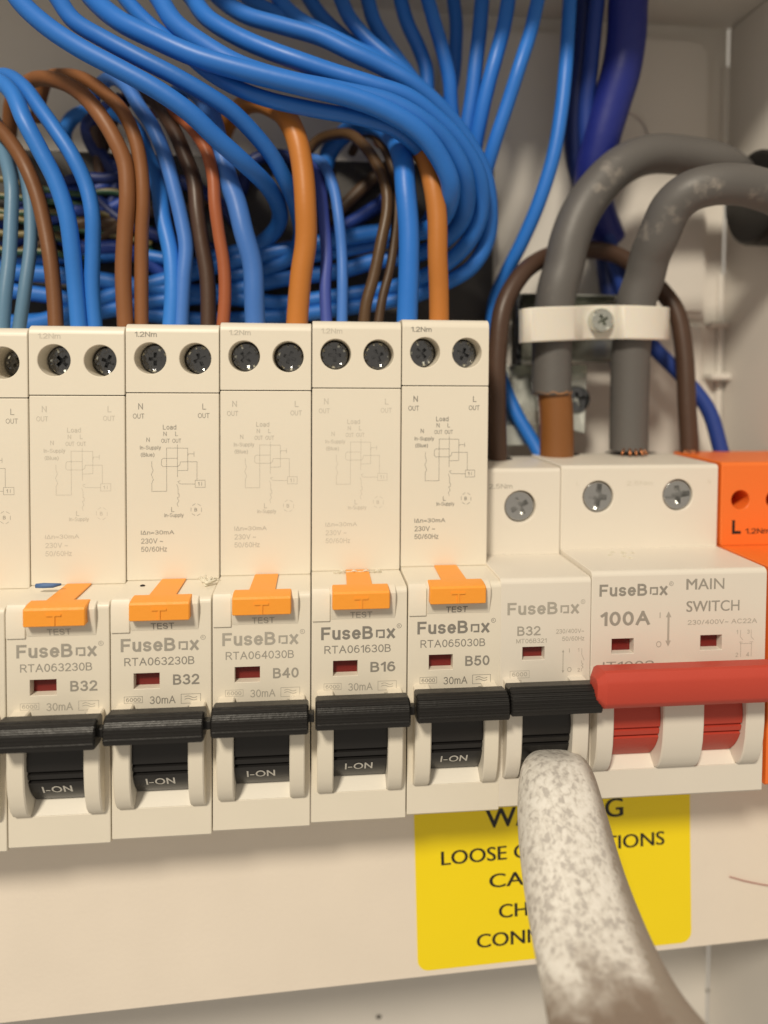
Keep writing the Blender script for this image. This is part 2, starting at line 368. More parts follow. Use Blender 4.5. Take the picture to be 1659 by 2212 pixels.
# ------------------------------------------------------------------ screws
def screw_mesh(name, r, cl, cw, slot=False, rot=0, dome=.35, mat=None):
    key = (name, r, rot, slot)
    bm = bmesh.new()
    # cross recess outline
    a, c = cl, cw
    cross = [(a, -c), (a, c), (c, c), (c, a), (-c, a), (-c, c), (-a, c), (-a, -c), (-c, -c), (-c, -a), (c, -a), (c, -c)]
    if slot: cross = [(r*.86, -c), (r*.86, c), (c*1.3, c*1.3), (c, a), (-c, a), (-c*1.3, c*1.3), (-r*.86, c), (-r*.86, -c), (-c*1.3, -c*1.3), (-c, -a), (c, -a), (c*1.3, -c*1.3)]
    R = lambda p: (p[0]*math.cos(rot)-p[1]*math.sin(rot), p[0]*math.sin(rot)+p[1]*math.cos(rot))
    top = [bm.verts.new((*[R(p)[0]], -dome*.75, R(p)[1])) for p in cross]
    bot = [bm.verts.new((R((p[0]*.85, p[1]*.85))[0], 1.7, R((p[0]*.85, p[1]*.85))[1])) for p in cross]
    E = [bm.edges.new((top[i], top[(i+1) % 12])) for i in range(12)]
    for i in range(12): bm.faces.new((top[i], top[(i+1) % 12], bot[(i+1) % 12], bot[i]))
    bm.faces.new(bot)
    prev = None
    for (rr, y) in ((r*.93, -dome*.75), (r*.97, -dome*.55), (r, 0), (r, 2.0)):
        ring = [bm.verts.new((rr*math.cos(k*math.pi/16), y, rr*math.sin(k*math.pi/16))) for k in range(32)]
        if prev is None: E += [bm.edges.new((ring[i], ring[(i+1) % 32])) for i in range(32)]
        else:
            for i in range(32): bm.faces.new((prev[i], prev[(i+1) % 32], ring[(i+1) % 32], ring[i]))
        prev = ring
    bmesh.ops.triangle_fill(bm, use_beauty=True, edges=E, normal=(0, -1, 0))
    # small pozidriv ticks between the arms
    for k in range(4):
        an = rot+math.pi/4+k*math.pi/2; d = Vector((math.cos(an), math.sin(an))); n = Vector((-d.y, d.x))*.09
        p, q = d*(r*.40), d*(r*.80)
        poly_slab(bm, [p+n, q+n, q-n, p-n], -dome*.75-.06, -dome*.75+.1)
    plain = set(bm.faces)
    for k in range(9 if r < 3 else 0):        # small raised facets on the rim, coloured bright below as glints
        an = rot+k*2*math.pi/9+random.uniform(-.3, .3); d = Vector((math.cos(an), math.sin(an))); n = Vector((-d.y, d.x))*random.uniform(.1, .4)
        p, q = d*(r*random.uniform(.62, .85)), d*(r*.93); m = (p+q)/2
        b4 = [bm.verts.new((v.x, -dome*.75, v.y)) for v in (p+n, q+n, q-n, p-n)]; t2 = [bm.verts.new((v.x, -dome*.75-.12, v.y)) for v in (m+n*.5, m-n*.5)]
        for f in ((b4[0], b4[1], t2[0]), (b4[1], b4[2], t2[1], t2[0]), (b4[2], b4[3], t2[1]), (b4[3], b4[0], t2[0], t2[1])): bm.faces.new(f)
    for f in bm.faces:
        if f not in plain and random.random() < .45: f.material_index = 1  # random rim facets take the brighter steel as painted glints
    bmesh.ops.recalc_face_normals(bm, faces=bm.faces); bmesh.ops.scale(bm, vec=(S, S, S), verts=bm.verts)
    me = bpy.data.meshes.new(name); bm.to_mesh(me); bm.free()
    me.materials.append(mat or M['steel']); me.materials.append(M['brightsteel']); return me

# ------------------------------------------------------------------ modules on the rail
W, TI, YA, YS, HW = 17.8, 0.02976, 11.53, 17.56, 8.79
ZT, ZS, ZB, ZG = 24.06, -25.65, -69.55, 10.8
def mod_loc(i): return (W*i*math.cos(TI), 0, W*i*math.sin(TI))
_cache = {}
def shared(key, build, mat, parent, name, smooth=False, angle=None, loc=None):
    if key not in _cache:
        bm = bmesh.new(); build(bm); o = fin(name, bm, mat, parent, smooth, loc, angle); _cache[key] = o.data; return o
    return link(name, _cache[key], mat, parent, False, loc)
H1, H2, HR = (-4.18, 17.45), (4.30, 17.42), 3.02
def b_upper(bm):
    prof = [(YA, ZG+.12), (YA, ZT-1.6)]+arc(YA+1.6, ZT-1.6, 1.6, 180, 90, 5)[1:]+[(48, ZT), (48, ZG+.12)]
    prism_x(bm, prof, -HW, HW, .13, skip=(0,))
    holed(bm, -HW+.13, HW-.13, ZG+.12, ZT-1.6, YA, [(*H1, HR), (*H2, HR)], 9, rim=.12)
def b_panel(bm):
    box(bm, -HW, HW, YA, 48, ZS+.02, ZG-.08, .16)
WIN = (-4.84, -.32, -41.9, -39.08)
def nose(bm, x0, x1, wins, drums, yb, zt=ZS):
    r = 1.0
    prof = [(0, ZB+.5), (0, zt-r)]+arc(r, zt-r, r, 180, 90, 5)[1:]+[(yb, zt), (yb, ZB), (.5, ZB)]
    prism_x(bm, prof, x0, x1, .13, skip=(0,))
    holes = list(wins)+[(a, b, -63.7, -46) for a, b in drums]
    holed(bm, x0+.13, x1-.13, ZB+.5, zt-r, 0, holes, [1.9]*len(wins)+[11]*len(drums), rim=.06)
def sill(bm, a, b):            # pale slope under the toggle drum
    prism_x(bm, [(.12, -63.68), (2.25, -61.85), (4.5, -61.85), (6, -63.68)], a+.05, b-.05, 0)
GUARD = [(1.5, -44.5), (-2.6, -44.5), (-3.0, -47), (-3.25, -50), (-3.3, -54), (-3.05, -57.3), (-2.5, -60), (-1.75, -61.9), (-.9, -63.0), (-.12, -63.55), (1.5, -63.6)]
def guard(bm, a, b): prism_x(bm, GUARD, a, b, .22)
DC, DR = (8.9, -53.0), 11.1
def drum(bm, a, b):
    P = []
    def pt(ang, r): return (DC[0]-r*math.cos(math.radians(ang)), DC[1]-r*math.sin(math.radians(ang)))
    for ang, r in [(-45, DR), (-30, DR), (-15, DR), (-4, DR), (3, DR), (7.6, DR), (8.2, DR-.6), (10.8, DR-.6), (11.4, DR-.1), (16.4, DR-.1), (17, DR-.8), (19.4, DR-.8), (20, DR), (26, DR), (32, DR), (38, DR), (44, DR), (50, DR), (53, DR)]:
        P.append(pt(ang, r))
    P += [pt(60, 5), pt(-55, 5)]
    prism_x(bm, P, a+.12, b-.12, .1)
def ribbed(bm, a, b, rib=True):
    P = [(-3.2, -44.0)]
    front = [(-6.0, -43.55), (-7.5, -44.0), (-8.15, -45.1), (-8.3, -46.4), (-8.2, -47.3)]
    def lerp(t):
        L = [Vector(q) for q in front]; ls = [(L[i+1]-L[i]).length for i in range(len(L)-1)]; d = t*sum(ls)
        for i, l in enumerate(ls):
            if d <= l+1e-9: return L[i]+(L[i+1]-L[i])*(d/l), (L[i+1]-L[i]).normalized()
            d -= l
        return L[-1], (L[-1]-L[-2]).normalized()
    n = 8
    for i in range(n):
        for f, h in ((.08, 0), (.28, .17), (.62, .17), (.82, 0)):
            p, d = lerp((i+f)/n); nn = Vector((d.y, -d.x))
            if nn.x > 0: nn = -nn
            P.append(tuple(p+nn*(h if rib else 0)))
    P += [(-8.1, -47.9), (-7.6, -48.15), (-4.6, -48.5), (-3.2, -48.0)]
    prism_x(bm, P, a, b, .3)
    box(bm, 8.2, 9.5, -6.4, -4.8, -46.7, -45.2, .1)      # link pin to the next toggle
    # lever from the bar down to the drum
    prism_x(bm, [(-4.4, -45.5), (-4.4, -48.9), (1.5, -50.5), (1.5, -46.0)], max(a, -4.4), min(b, 4.4), .1)
def b_button(bm):
    prism_x(bm, [(-2.35, -28.75), (-2.35, -26.0), (-2.05, -25.62), (-.2, -25.30), (1.2, -25.28), (1.2, -28.9), (-2.15, -28.9)], -5.08, 5.34, .18)
    # tongue lying on the shelf
    z0, z1 = ZS+.06, ZS+.36
    q = [(-2.35, 1.1), (2.35, 1.1), (2.45, YA-.25), (-2.05, YA-.25)]
    lo_ = [bm.verts.new((x, y, z0)) for x, y in q]; hi_ = [bm.verts.new((x, y, z1)) for x, y in q]
    bm.faces.new(hi_); bm.faces.new(lo_)
    for i in range(4): bm.faces.new((lo_[i], lo_[(i+1) % 4], hi_[(i+1) % 4], hi_[i]))
    # raised T
    box(bm, -1.15, 1.35, -2.55, -2.3, -27.0, -26.68, 0)
    box(bm, -.05, .32, -2.54, -2.3, -28.7, -27.0, 0)
def b_carrier(bm):
    prism_x(bm, [(-.05, -31.3), (-.95, -27.6), (-.95, -26.4), (-.3, -25.75), (.8, -25.4), (1.0, -31.3)], -5.36, 6.62, .14)
    prism_x(bm, [(-.35, -31.5), (-.35, -27.0), (.3, -25.75), (1.0, -25.6), (1.0, -31.6)], -8.72, -5.42, .12)

def diagram(bm, Y):
    T = lambda s, x, z, h, **k: text(bm, s, x, z, h, Y, **k)
    T('N', -6.5, 7.6, 1.2); T('OUT', -7.5, 5.85, .97, xr=-5.36); T('L', 5.6, 7.6, 1.2); T('OUT', 4.75, 5.95, .97, xr=6.95)
    T('Load', -1.87, 3.72, .95, xr=.65); T('N', -1.8, 2.48, .85); T('L', .45, 2.48, .85); T('OUT', -2.2, 1.16, .8, xr=-.6); T('OUT', -.1, 1.16, .8, xr=1.56)
    T('N', -5.0, 1.35, .85); T('In-Supply', -6.2, -.12, .75, xr=-2.25); T('(Blue)', -6.05, -1.5, .75, xr=-3.5)
    l = .075; s = lambda *p: strip(bm, p, l, Y)
    s((-1.2, .2), (-1.2, -8.25), (-4, -8.25), (-4, -6.6), (-3.7, -6.0), (-4.1, -5.0), (-3.75, -4.2), (-4, -3.4), (-4, -2.4))
    s((-1.2, .15), (2.8, .1), (2.8, -4.2), (.9, -4.25))
    s((.85, .8), (.85, -5.5)); s((.85, -6.4), (1.35, -6.2)); s((.7, -6.9), (.95, -7.6), (.95, -8.8), (1.15, -8.8), (1.15, -9.4), (.8, -9.5), (1.1, -10.2), (.75, -10.7), (.95, -11.3))
    s((-1.9, -1.85), (-2.15, -2.1), (-2.2, -3.1), (-1.9, -3.45), (.9, -3.45), (1.3, -3.1), (1.4, -2.55), (4.55, -2.55), (4.55, -6.15)); s((-1.9, -1.85), (.85, -1.85))
    s((4.2, -6.15), (6.1, -6.15), (6.1, -7.55), (4.2, -7.55), (4.2, -6.15)); s((4.2, -6.9), (1.4, -6.85), (.95, -6.5)); T('1', 4.7, -7.2, .7, weight=.01); T('I', 5.4, -7.2, .7)
    s((2.9, -1.0), (4.0, -1.0)); s((4.0, -.55), (4.0, -1.5)); s((2.9, -1.0), (2.8, -1.45))
    T('L', -.35, -12.3, .95); T('In-Supply', -1.65, -13.3, .75, xr=2.0)
    c = (4.4, -11.9); hx = [(c[0]+1.15*math.cos(math.radians(90+60*k)), c[1]+1.3*math.sin(math.radians(90+60*k))) for k in range(7)]
    for k in range(6):
        a, b = Vector(hx[k]), Vector(hx[k+1]); s(a*.85+b*.15, a*.25+b*.75)
    T('B', 4.05, -12.25, .7, weight=.01)
    T('I\u0394n=30mA', -6.1, -16.65, .8, xr=.2); T('230V ~', -6.1, -18.4, 1.0, xr=-1.9); T('50/60Hz', -6.1, -20.0, 1.0, xr=-1.2)
def ac_symbol(bm, x0, x1, z0, z1, Y, frame=True):
    if frame: strip(bm, [(x0, z0), (x1, z0), (x1, z1), (x0, z1), (x0, z0)], .08, Y)
    m = (z0+z1)/2; wd = x1-x0
    for dz, dash in ((.32, 0), (-.12, 0)):
        strip(bm, [(x0+wd*(.18+.64*k/12), m+dz+.17*math.sin(k/12*2*math.pi)*((z1-z0)/1.7)) for k in range(13)], .11, Y)
def rcbo_print(bm_brand, bm_num, bm_small, number, rating):
    text(bm_small, 'TEST', -1.75, -31.12, 1.2, 0, xr=2.3, weight=.008, fn=lambda x, z: (x, -.05-.9*(z+31.3)/3.7-.025, z))
    brand(bm_brand, -7.05, 6.65, -35.15, 2.4, 0)
    text(bm_num, number, -6.45, -37.68, 1.46, 0, xr=5.8)
    text(bm_num, rating, 2.03, -41.36, 1.9, 0, xr=6.68, weight=.016)
    text(bm_small, '30mA', -2.08, -44.72, 1.42, 0, xr=2.48)
    strip(bm_small, [(-6.5, -44.4), (-3.34, -44.4), (-3.34, -43.25), (-6.5, -43.25), (-6.5, -44.4)], .07, 0)
    text(bm_small, '6000', -6.2, -44.18, .7, 0, xr=-3.65)
    text(bm_small, '3', -5.25, -45.75, .8, 0)
    ac_symbol(bm_small, 3.45, 6.88, -44.8, -43.12, 0)
    text(bm_small, 'E3', 4.6, -46.15, .88, 0, xr=5.95)
def on_fn(x, z):               # wraps lettering round the toggle drum
    ang = math.degrees((DC[1]-z)/DR); a = math.radians(ang); r = DR+.03
    return (x, DC[0]-r*math.cos(a), DC[1]-r*math.sin(a))

SM = {k: screw_mesh('terminal_screw', 2.8, 1.3, .34, rot=k*.4, mat=M['darksteel']) for k in range(4)}
def make_rcbo(i, label, number, rating, k_diag, k_brand, k_num, on=True):
    k_diag, k_brand, k_num = min(.85, k_diag*1.3), min(.85, k_brand*1.3), min(.85, k_num*1.2)
    t = thing('residual_current_breaker', label, 'circuit breaker', mod_loc(i), 'cream residual current breakers in a row')
    c = M['cream']
    shared('upper', b_upper, c, t, 'terminal_housing', angle=28)
    shared('panel', b_panel, c, t, 'label_panel', angle=28)
    shared('nose', lambda b: nose(b, -HW, HW, [WIN], [(-4.85, 5.2)], 40), c, t, 'front_housing', angle=28)
    for n, h in enumerate((H1, H2)):
        o = link('terminal_screw', SM[(i*2+n) % 4], M['darksteel'], t, False, (h[0]+(.15 if n else -.1), YA+(8 if i == 0 else 5.2), h[1]-.05))
    shared('carrier', b_carrier, M['cream'], t, 'test_button_surround', angle=28)
    shared('button', b_button, M['orange'], t, 'test_button', angle=28)
    def fl(b): box(b, WIN[0]+.02, WIN[1]-.02, 1.82, 1.95, WIN[2]+.02, WIN[3]-.02, 0)
    shared('flag', fl, M['flag'], t, 'indicator_window')
    shared('sill', lambda b: sill(b, -4.85, 5.2), M['pale'], t, 'toggle_sill')
    d = shared('drum', lambda b: drum(b, -4.85, 5.2), M['drum'], t, 'toggle_drum', angle=20)
    shared('guardl', lambda b: guard(b, -7.75, -4.78), c, t, 'toggle_guard', angle=28)
    shared('guardr', lambda b: guard(b, 5.12, 7.86), c, t, 'toggle_guard', angle=28)
    shared('handle', lambda b: ribbed(b, -8.1, 8.5), M['black'], t, 'toggle_handle', angle=25)
    if on:
        b = bmesh.new(); text(b, 'I-ON', -2.6, -59.65, 1.85, 0, xr=2.5, fn=on_fn, weight=.006); fin_text('toggle_lettering', b, M['white'], d)
    b1, b2, b3, b4 = bmesh.new(), bmesh.new(), bmesh.new(), bmesh.new()
    rcbo_print(b1, b2, b3, number, rating)
    fin_text('brand_lettering', b1, ink(k_brand), t); fin_text('rating_lettering', b2, ink(k_num), t); fin_text('small_print', b3, ink((k_num+k_diag)/2), t)
    text(b4, '1.2Nm', -7.1, 21.55, 1.0, YA, xr=-2.95); diagram(b4, YA)
    fin_text('wiring_diagram', b4, ink(k_diag), t)
    return t
make_rcbo(0, 'cream breaker cut off at the left edge, only one terminal hole in view', 'RTA063230B', 'B32', .45, .5, .7)
make_rcbo(1, 'first full cream breaker from the left, rated B32, blue scrap on its ledge', 'RTA063230B', 'B32', .22, .48, .55)
make_rcbo(2, 'second full cream breaker from the left, B32 rating, clear wiring diagram', 'RTA063230B', 'B32', .55, .48, .62)
make_rcbo(3, 'cream breaker marked B40 with an amber test button', 'RTA064030B', 'B40', .30, .42, .52)
make_rcbo(4, 'cream breaker marked B16 with torn plastic above its amber test button', 'RTA061630B', 'B16', .22, .62, .62)
make_rcbo(5, 'cream breaker marked B50 with the darkest printed wiring diagram', 'RTA065030B', 'B50', .72, .62, .62)

# narrow breaker without test button
def shoulder(bm, x0, x1, holes, topholes=()):
    prof = [(YS, ZS+.02), (YS, -8.0)]+arc(YS+.8, -8.0, .8, 180, 90, 4)[1:]+[(39, -7.2), (39, ZS+.02)]
    prism_x(bm, prof, x0, x1, .22, skip=(0,))
    holed(bm, x0+.22, x1-.22, ZS+.02, -8.0, YS, [(*h, 3.42) for h in holes], 3, rim=.15)
def ring_flat(bm, cx, cy, z, r0, r1):
    a = [bm.verts.new((cx+r0*math.cos(k*math.pi/12), cy+r0*math.sin(k*math.pi/12), z)) for k in range(24)]
    bm.faces.new(a)
SB = [screw_mesh('terminal_screw', 3.25, 2.0, .55, slot=s, rot=r, dome=.5) for s, r in ((False, .5), (True, 1.45), (True, .12))]
mx = mod_loc(6)
mcb = thing('miniature_circuit_breaker', 'cream breaker marked B32 without a test button, beside the red main switch', 'circuit breaker', (mx[0]-.35, 0, mx[2]))
def b_sh6(b): shoulder(b, -HW, HW, [(0, -15.4)])
shared('sh6', b_sh6, M['stone'], mcb, 'terminal_housing', angle=28)
shared('nose6', lambda b: nose(b, -HW, HW, [(-4.45, -.15, -41.2, -38.7)], [(-5.3, 4.45)], 40), M['stone'], mcb, 'front_housing', angle=28)
link('terminal_screw', SB[0], M['steel'], mcb, False, (0, YS+1.2, -15.4))
def fl6(b): box(b, -4.43, -.17, 1.82, 1.95, -41.18, -38.72, 0)
shared('flag6', fl6, M['flag'], mcb, 'indicator_window')
shared('sill6', lambda b: sill(b, -5.3, 4.45), M['pale'], mcb, 'toggle_sill')
shared('drum6', lambda b: drum(b, -5.3, 4.45), M['drum'], mcb, 'toggle_drum', angle=20)
shared('g6l', lambda b: guard(b, -8.1, -5.2), M['stone'], mcb, 'toggle_guard', angle=28)
shared('g6r', lambda b: guard(b, 4.4, 7.5), M['stone'], mcb, 'toggle_guard', angle=28)
shared('h6', lambda b: ribbed(b, -8.75, 8.1), M['black'], mcb, 'toggle_handle', angle=25)
b1, b2, b3 = bmesh.new(), bmesh.new(), bmesh.new()
brand(b1, -7.45, 6.5, -32.55, 2.35, 0)
text(b2, 'B32', -5.5, -36.5, 1.78, 0, xr=-1.0, weight=.01)
text(b3, 'MT06B321', -5.7, -37.95, .85, 0, xr=.2); text(b3, '230/400V~', 2.0, -36.3, .85, 0, xr=7.5); text(b3, '50/60Hz', 3.2, -37.75, .85, 0, xr=7.55)
def updown(bm, x, zt, zb, Y, w_=.12, hd=.42):
    strip(bm, [(x, zt-.3), (x, zb+.3)], w_, Y)
    poly_slab(bm, [(x-hd, zt-hd*2.1), (x+hd, zt-hd*2.1), (x, zt)], Y-.014, Y+.02); poly_slab(bm, [(x-hd, zb+hd*2.1), (x+hd, zb+hd*2.1), (x, zb)], Y-.014, Y+.02)
updown(b3, 3.45, -39.4, -43.9, 0, .14, .24); text(b3, 'I', 4.6, -40.0, .8, 0, weight=.01); text(b3, 'O', 4.3, -43.75, .95, 0)
text(b3, '1', 6.3, -39.9, .7, 0); strip(b3, [(7.1, -39.3), (7.1, -40.4), (7.6, -41.6)], .09, 0); strip(b3, [(7.1, -41.6), (7.1, -42.1), (7.4, -42.3), (7.1, -42.6), (7.4, -42.9), (7.1, -43.2), (7.1, -43.7)], .09, 0); text(b3, '2', 6.3, -43.75, .7, 0)
strip(b3, [(-6.8, -44.55), (-3.1, -44.55), (-3.1, -43.2), (-6.8, -43.2), (-6.8, -44.55)], .07, 0); text(b3, '6000', -6.4, -44.25, .8, 0, xr=-3.5); text(b3, '3', -5.1, -45.7, .8, 0)
fin_text('brand_lettering', b1, ink(.55), mcb); fin_text('rating_lettering', b2, ink(.6), mcb); fin_text('small_print', b3, ink(.5), mcb)

# main switch, two modules wide; local x from the centre of its first module
mx = mod_loc(7); ms = thing('main_switch', 'wide cream main switch with a long red toggle bar', 'main switch', (mx[0]-.45, 0, mx[2]))
X0, X1 = -HW, 26.5
shared('msh', lambda b: shoulder(b, X0, X1, [(-.6, -14.0), (17.3, -13.8)]), M['stone'], ms, 'terminal_housing', angle=28)
shared('mnose', lambda b: nose(b, X0, X1, [(-4.7, -.3, -41.1, -38.2), (13.1, 17.5, -40.95, -38.05)], [(-5.5, 4.4), (12.3, 20.9)], 40, ZS+.5), M['stone'], ms, 'front_housing', angle=28)
for n, xx in ((1, -.6), (2, 17.3)): link('terminal_screw', SB[n], M['steel'], ms, False, (xx, YS+.7, -14.0 if n == 1 else -13.8))
for (a, bq, c, d) in ((-4.68, -.32, -41.08, -38.22), (13.12, 17.48, -40.93, -38.07)):
    b = bmesh.new(); box(b, a, bq, 1.82, 1.95, c, d, 0); fin('indicator_window', b, M['flag'], ms)
for a, bq in ((-5.5, 4.4), (12.3, 20.9)):
    b = bmesh.new(); sill(b, a, bq); fin('toggle_sill', b, M['pale'], ms)
    b = bmesh.new(); drum(b, a, bq); fin('toggle_drum', b, M['red'], ms, angle=20)
for a, bq in ((-8.6, -5.35), (4.3, 12.4), (20.8, 24.6)):
    b = bmesh.new(); guard(b, a, bq); fin('toggle_guard', b, M['stone'], ms, angle=28)
b = bmesh.new()
prof = [(-3.4, -42.0)]+[(-4.8, -41.1), (-8.3, -40.7), (-8.9, -40.9), (-9.7, -42.0), (-9.85, -42.6), (-9.75, -46.0), (-9.5, -46.6), (-8.6, -47.5), (-8.0, -47.7), (-3.4, -48.1)]
n = len(prof); rings = []
cyc = (sum(p[0] for p in prof)/n, sum(p[1] for p in prof)/n)
for x, k, dy in ((-11.1, .30, 0), (-11.0, .55, 0), (-9.6, 1.0, 0), (27.8, 1.0, 0), (28.4, .8, 0)):
    rings.append([b.verts.new((x, cyc[0]+(p[0]-cyc[0])*k, cyc[1]+(p[1]-cyc[1])*k)) for p in prof])
for a, c in zip(rings, rings[1:]):
    for i in range(n): b.faces.new((a[i], a[(i+1) % n], c[(i+1) % n], c[i]))
b.faces.new(rings[0]); b.faces.new(rings[-1])
for a, bq in ((-5.2, 4.1), (12.6, 20.6)): prism_x(b, [(-4.2, -45.5), (-4.2, -48.9), (1.5, -50.5), (1.5, -46.0)], a, bq, .1)
fin('toggle_handle', b, M['red'], ms, angle=24)
b1, b2, b3 = bmesh.new(), bmesh.new(), bmesh.new()
brand(b1, -7.3, 6.3, -30.0, 2.32, 0)
text(b2, '100A', -7.1, -35.68, 2.75, 0, xr=2.9, weight=.02); text(b2, 'MAIN', 10.0, -29.05, 2.1, 0, xr=17.7, soft=True); text(b2, 'SWITCH', 10.1, -33.35, 2.05, 0, xr=20.9, soft=True)
text(b2, 'IT1002', -6.4, -44.05, 1.45, 0, xr=3.8)
text(b3, '230/400V~ AC22A', 10.4, -35.9, .92, 0, xr=24.6)
updown(b3, 6.55, -33.15, -40.0, 0, .42, .55); text(b3, 'I', 4.75, -34.4, 1.1, 0, weight=.01); text(b3, 'O', 4.15, -40.1, 1.2, 0)
for x in (21.0, 23.2):
    text(b3, '1' if x < 22 else '3', x-.6, -38.0, .8, 0); strip(b3, [(x+.25, -37.2), (x+.25, -38.6), (x+.8, -39.2)], .09, 0); strip(b3, [(x, -39.6), (x+.7, -39.6)], .09, 0)
    text(b3, '2' if x < 22 else '4', x-.7, -42.5, .85, 0); strip(b3, [(x+.35, -39.7), (x+.35, -42.5)], .09, 0)
strip(b3, [(21.2, -39.9), (23.6, -39.9)], .09, 0)
fin_text('brand_lettering', b1, ink(.72), ms); fin_text('rating_lettering', b2, ink(.66), ms); fin_text('small_print', b3, ink(.5), ms)
b = bmesh.new(); text(b, 'L', -5.5, -11.5, .9, YS); text(b, '2.5Nm', 5.6, -11.6, .9, YS, xr=11.5); text(b, 'N', 24.0, -11.4, .9, YS); fin_text('terminal_print', b, ink(.16), ms)
b = bmesh.new(); text(b, '2.5Nm', -6.9, -11.5, 1.0, YS, xr=-1.8); fin_text('terminal_print', b, ink(.5), mcb)
# clamping mouths on top of the terminals: inner shade painted as flat black discs, with a sliver of copper
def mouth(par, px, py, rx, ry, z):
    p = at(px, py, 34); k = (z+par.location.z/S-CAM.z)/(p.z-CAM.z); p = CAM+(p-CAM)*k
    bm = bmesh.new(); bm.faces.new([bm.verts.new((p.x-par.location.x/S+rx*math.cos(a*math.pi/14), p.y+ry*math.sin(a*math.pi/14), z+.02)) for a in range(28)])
    fin('terminal_mouth_shade', bm, M['speck_and_shade'], par)
mouth(mcb, 1075, 990, 3.4, 4.2, -7.2); mouth(ms, 1206, 981, 5.2, 4.0, -7.2); mouth(ms, 1362, 978, 6.6, 3.6, -7.2); mouth(ms, 1490, 977, 4.0, 3.2, -7.2)

# orange surge protector at the right edge
mx = mod_loc(9); sp = thing('surge_protector', 'bright orange module with two small terminal holes at the right edge', 'surge protector', (mx[0], 0, mx[2]))
def b_sps(b):
    prof = [(YS, ZS-.4), (YS, -8.6)]+arc(YS+.8, -8.6, .8, 180, 90, 4)[1:]+[(39, -7.8), (39, ZS-.4)]
    prism_x(b, prof, -8.8, 26, .22, skip=(0,))
    holed(b, -8.58, 25.78, ZS-.4, -8.6, YS, [(-4.35, -16.1, 2.1), (3.7, -16.1, 2.1), (13.5, -16.1, 2.1)], 9, rim=.12)
shared('sps', b_sps, M['hotorange'], sp, 'terminal_housing', angle=28)
def b_spn(b): nose(b, -8.8, 26, [], [], 40, ZS-.5)
shared('spn', b_spn, M['hotorange'], sp, 'front_housing', angle=28)
b = bmesh.new(); text(b, 'L', -6.2, -23.6, 3.1, YS, weight=.03); text(b, '1.2Nm', -3.1, -23.6, 1.2, YS, xr=2.6, weight=.006); fin_text('terminal_print', b, M['ink'], sp)

# ------------------------------------------------------------------ enclosure
en = thing('enclosure', 'grey plastic distribution board box behind the wires', 'enclosure', (80, 62, 0))
def part_box(name, x0, x1, y0, y1, z0, z1, mat, par=en, b=.4, o=(80, 62, 0)):
    bm = bmesh.new(); box(bm, x0-o[0], x1-o[0], y0-o[1], y1-o[1], z0-o[2], z1-o[2], b); return fin(name, bm, mat, par, angle=30)
part_box('back_wall', -90, 177, 62, 64.5, -175, 116, M['back'])
part_box('top_wall', -90, 179, 2, 62, 111.8, 115, M['back'])
part_box('side_wall', 177.2, 180, -4, 62, -175, 111.7, M['back'])
part_box('side_wall', -93, -90.2, -4, 62, -175, 111.7, M['back'])  # left wall, out of view, added to bounce light inside the box
# raised panel with rounded corner, ribs and knock-out ring on the back wall
bm = bmesh.new(); x0, x1, z0, z1, r = 96, 170.6, 32, 107.6, 6
pts = [(x0, z0), (x1, z0)]+[(x1-r+r*math.cos(math.radians(a)), z1-r+r*math.sin(math.radians(a))) for a in range(0, 91, 15)]+[(x0, z1)]
poly_slab(bm, [(p[0]-80, p[1]) for p in pts], -3.6, .3)
bmesh.ops.recalc_face_normals(bm, faces=bm.faces)
bmesh.ops.bevel(bm, geom=[e for e in bm.edges if all(v.co.y < -3 for v in e.verts)], offset=1.5, segments=4, affect='EDGES')
fin('raised_panel', bm, M['back'], en, angle=30)
part_box('raised_panel', 96, 170.6, 59.8, 62.3, -120, 29.8, M['back'], b=.8)
c = at(1343, 300, 58.4); bm = bmesh.new()
tube(bm, [Vector((c.x-80+7.6*math.cos(k*math.pi/24), -3.7, c.z+7.6*math.sin(k*math.pi/24))) for k in range(49)], .7, 8, caps=False); fin('knockout_ring', bm, M['back'], en, smooth=True)
for (za, zb) in ((66, 101), (2, 44)):
    bm = bmesh.new(); a = at(1563, 100, 60)
    tube(bm, [Vector((176.0-80, -.6, z)) for z in (za, zb)], .9, 10); fin('corner_rib', bm, M['back'], en, angle=40)
part_box('shelf_rib', 171.6, 177.3, 58.6, 62.1, 29.2, 30.6, M['back'])
part_box('shelf_rib', 171.6, 177.3, 57, 62.1, 14.5, 16.4, M['back'])
# dark divider behind the coils
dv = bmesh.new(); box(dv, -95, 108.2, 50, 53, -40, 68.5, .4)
tag(fin('divider', dv, M['slab'], angle=30), 'dark plastic divider standing behind the coiled wires', 'divider')

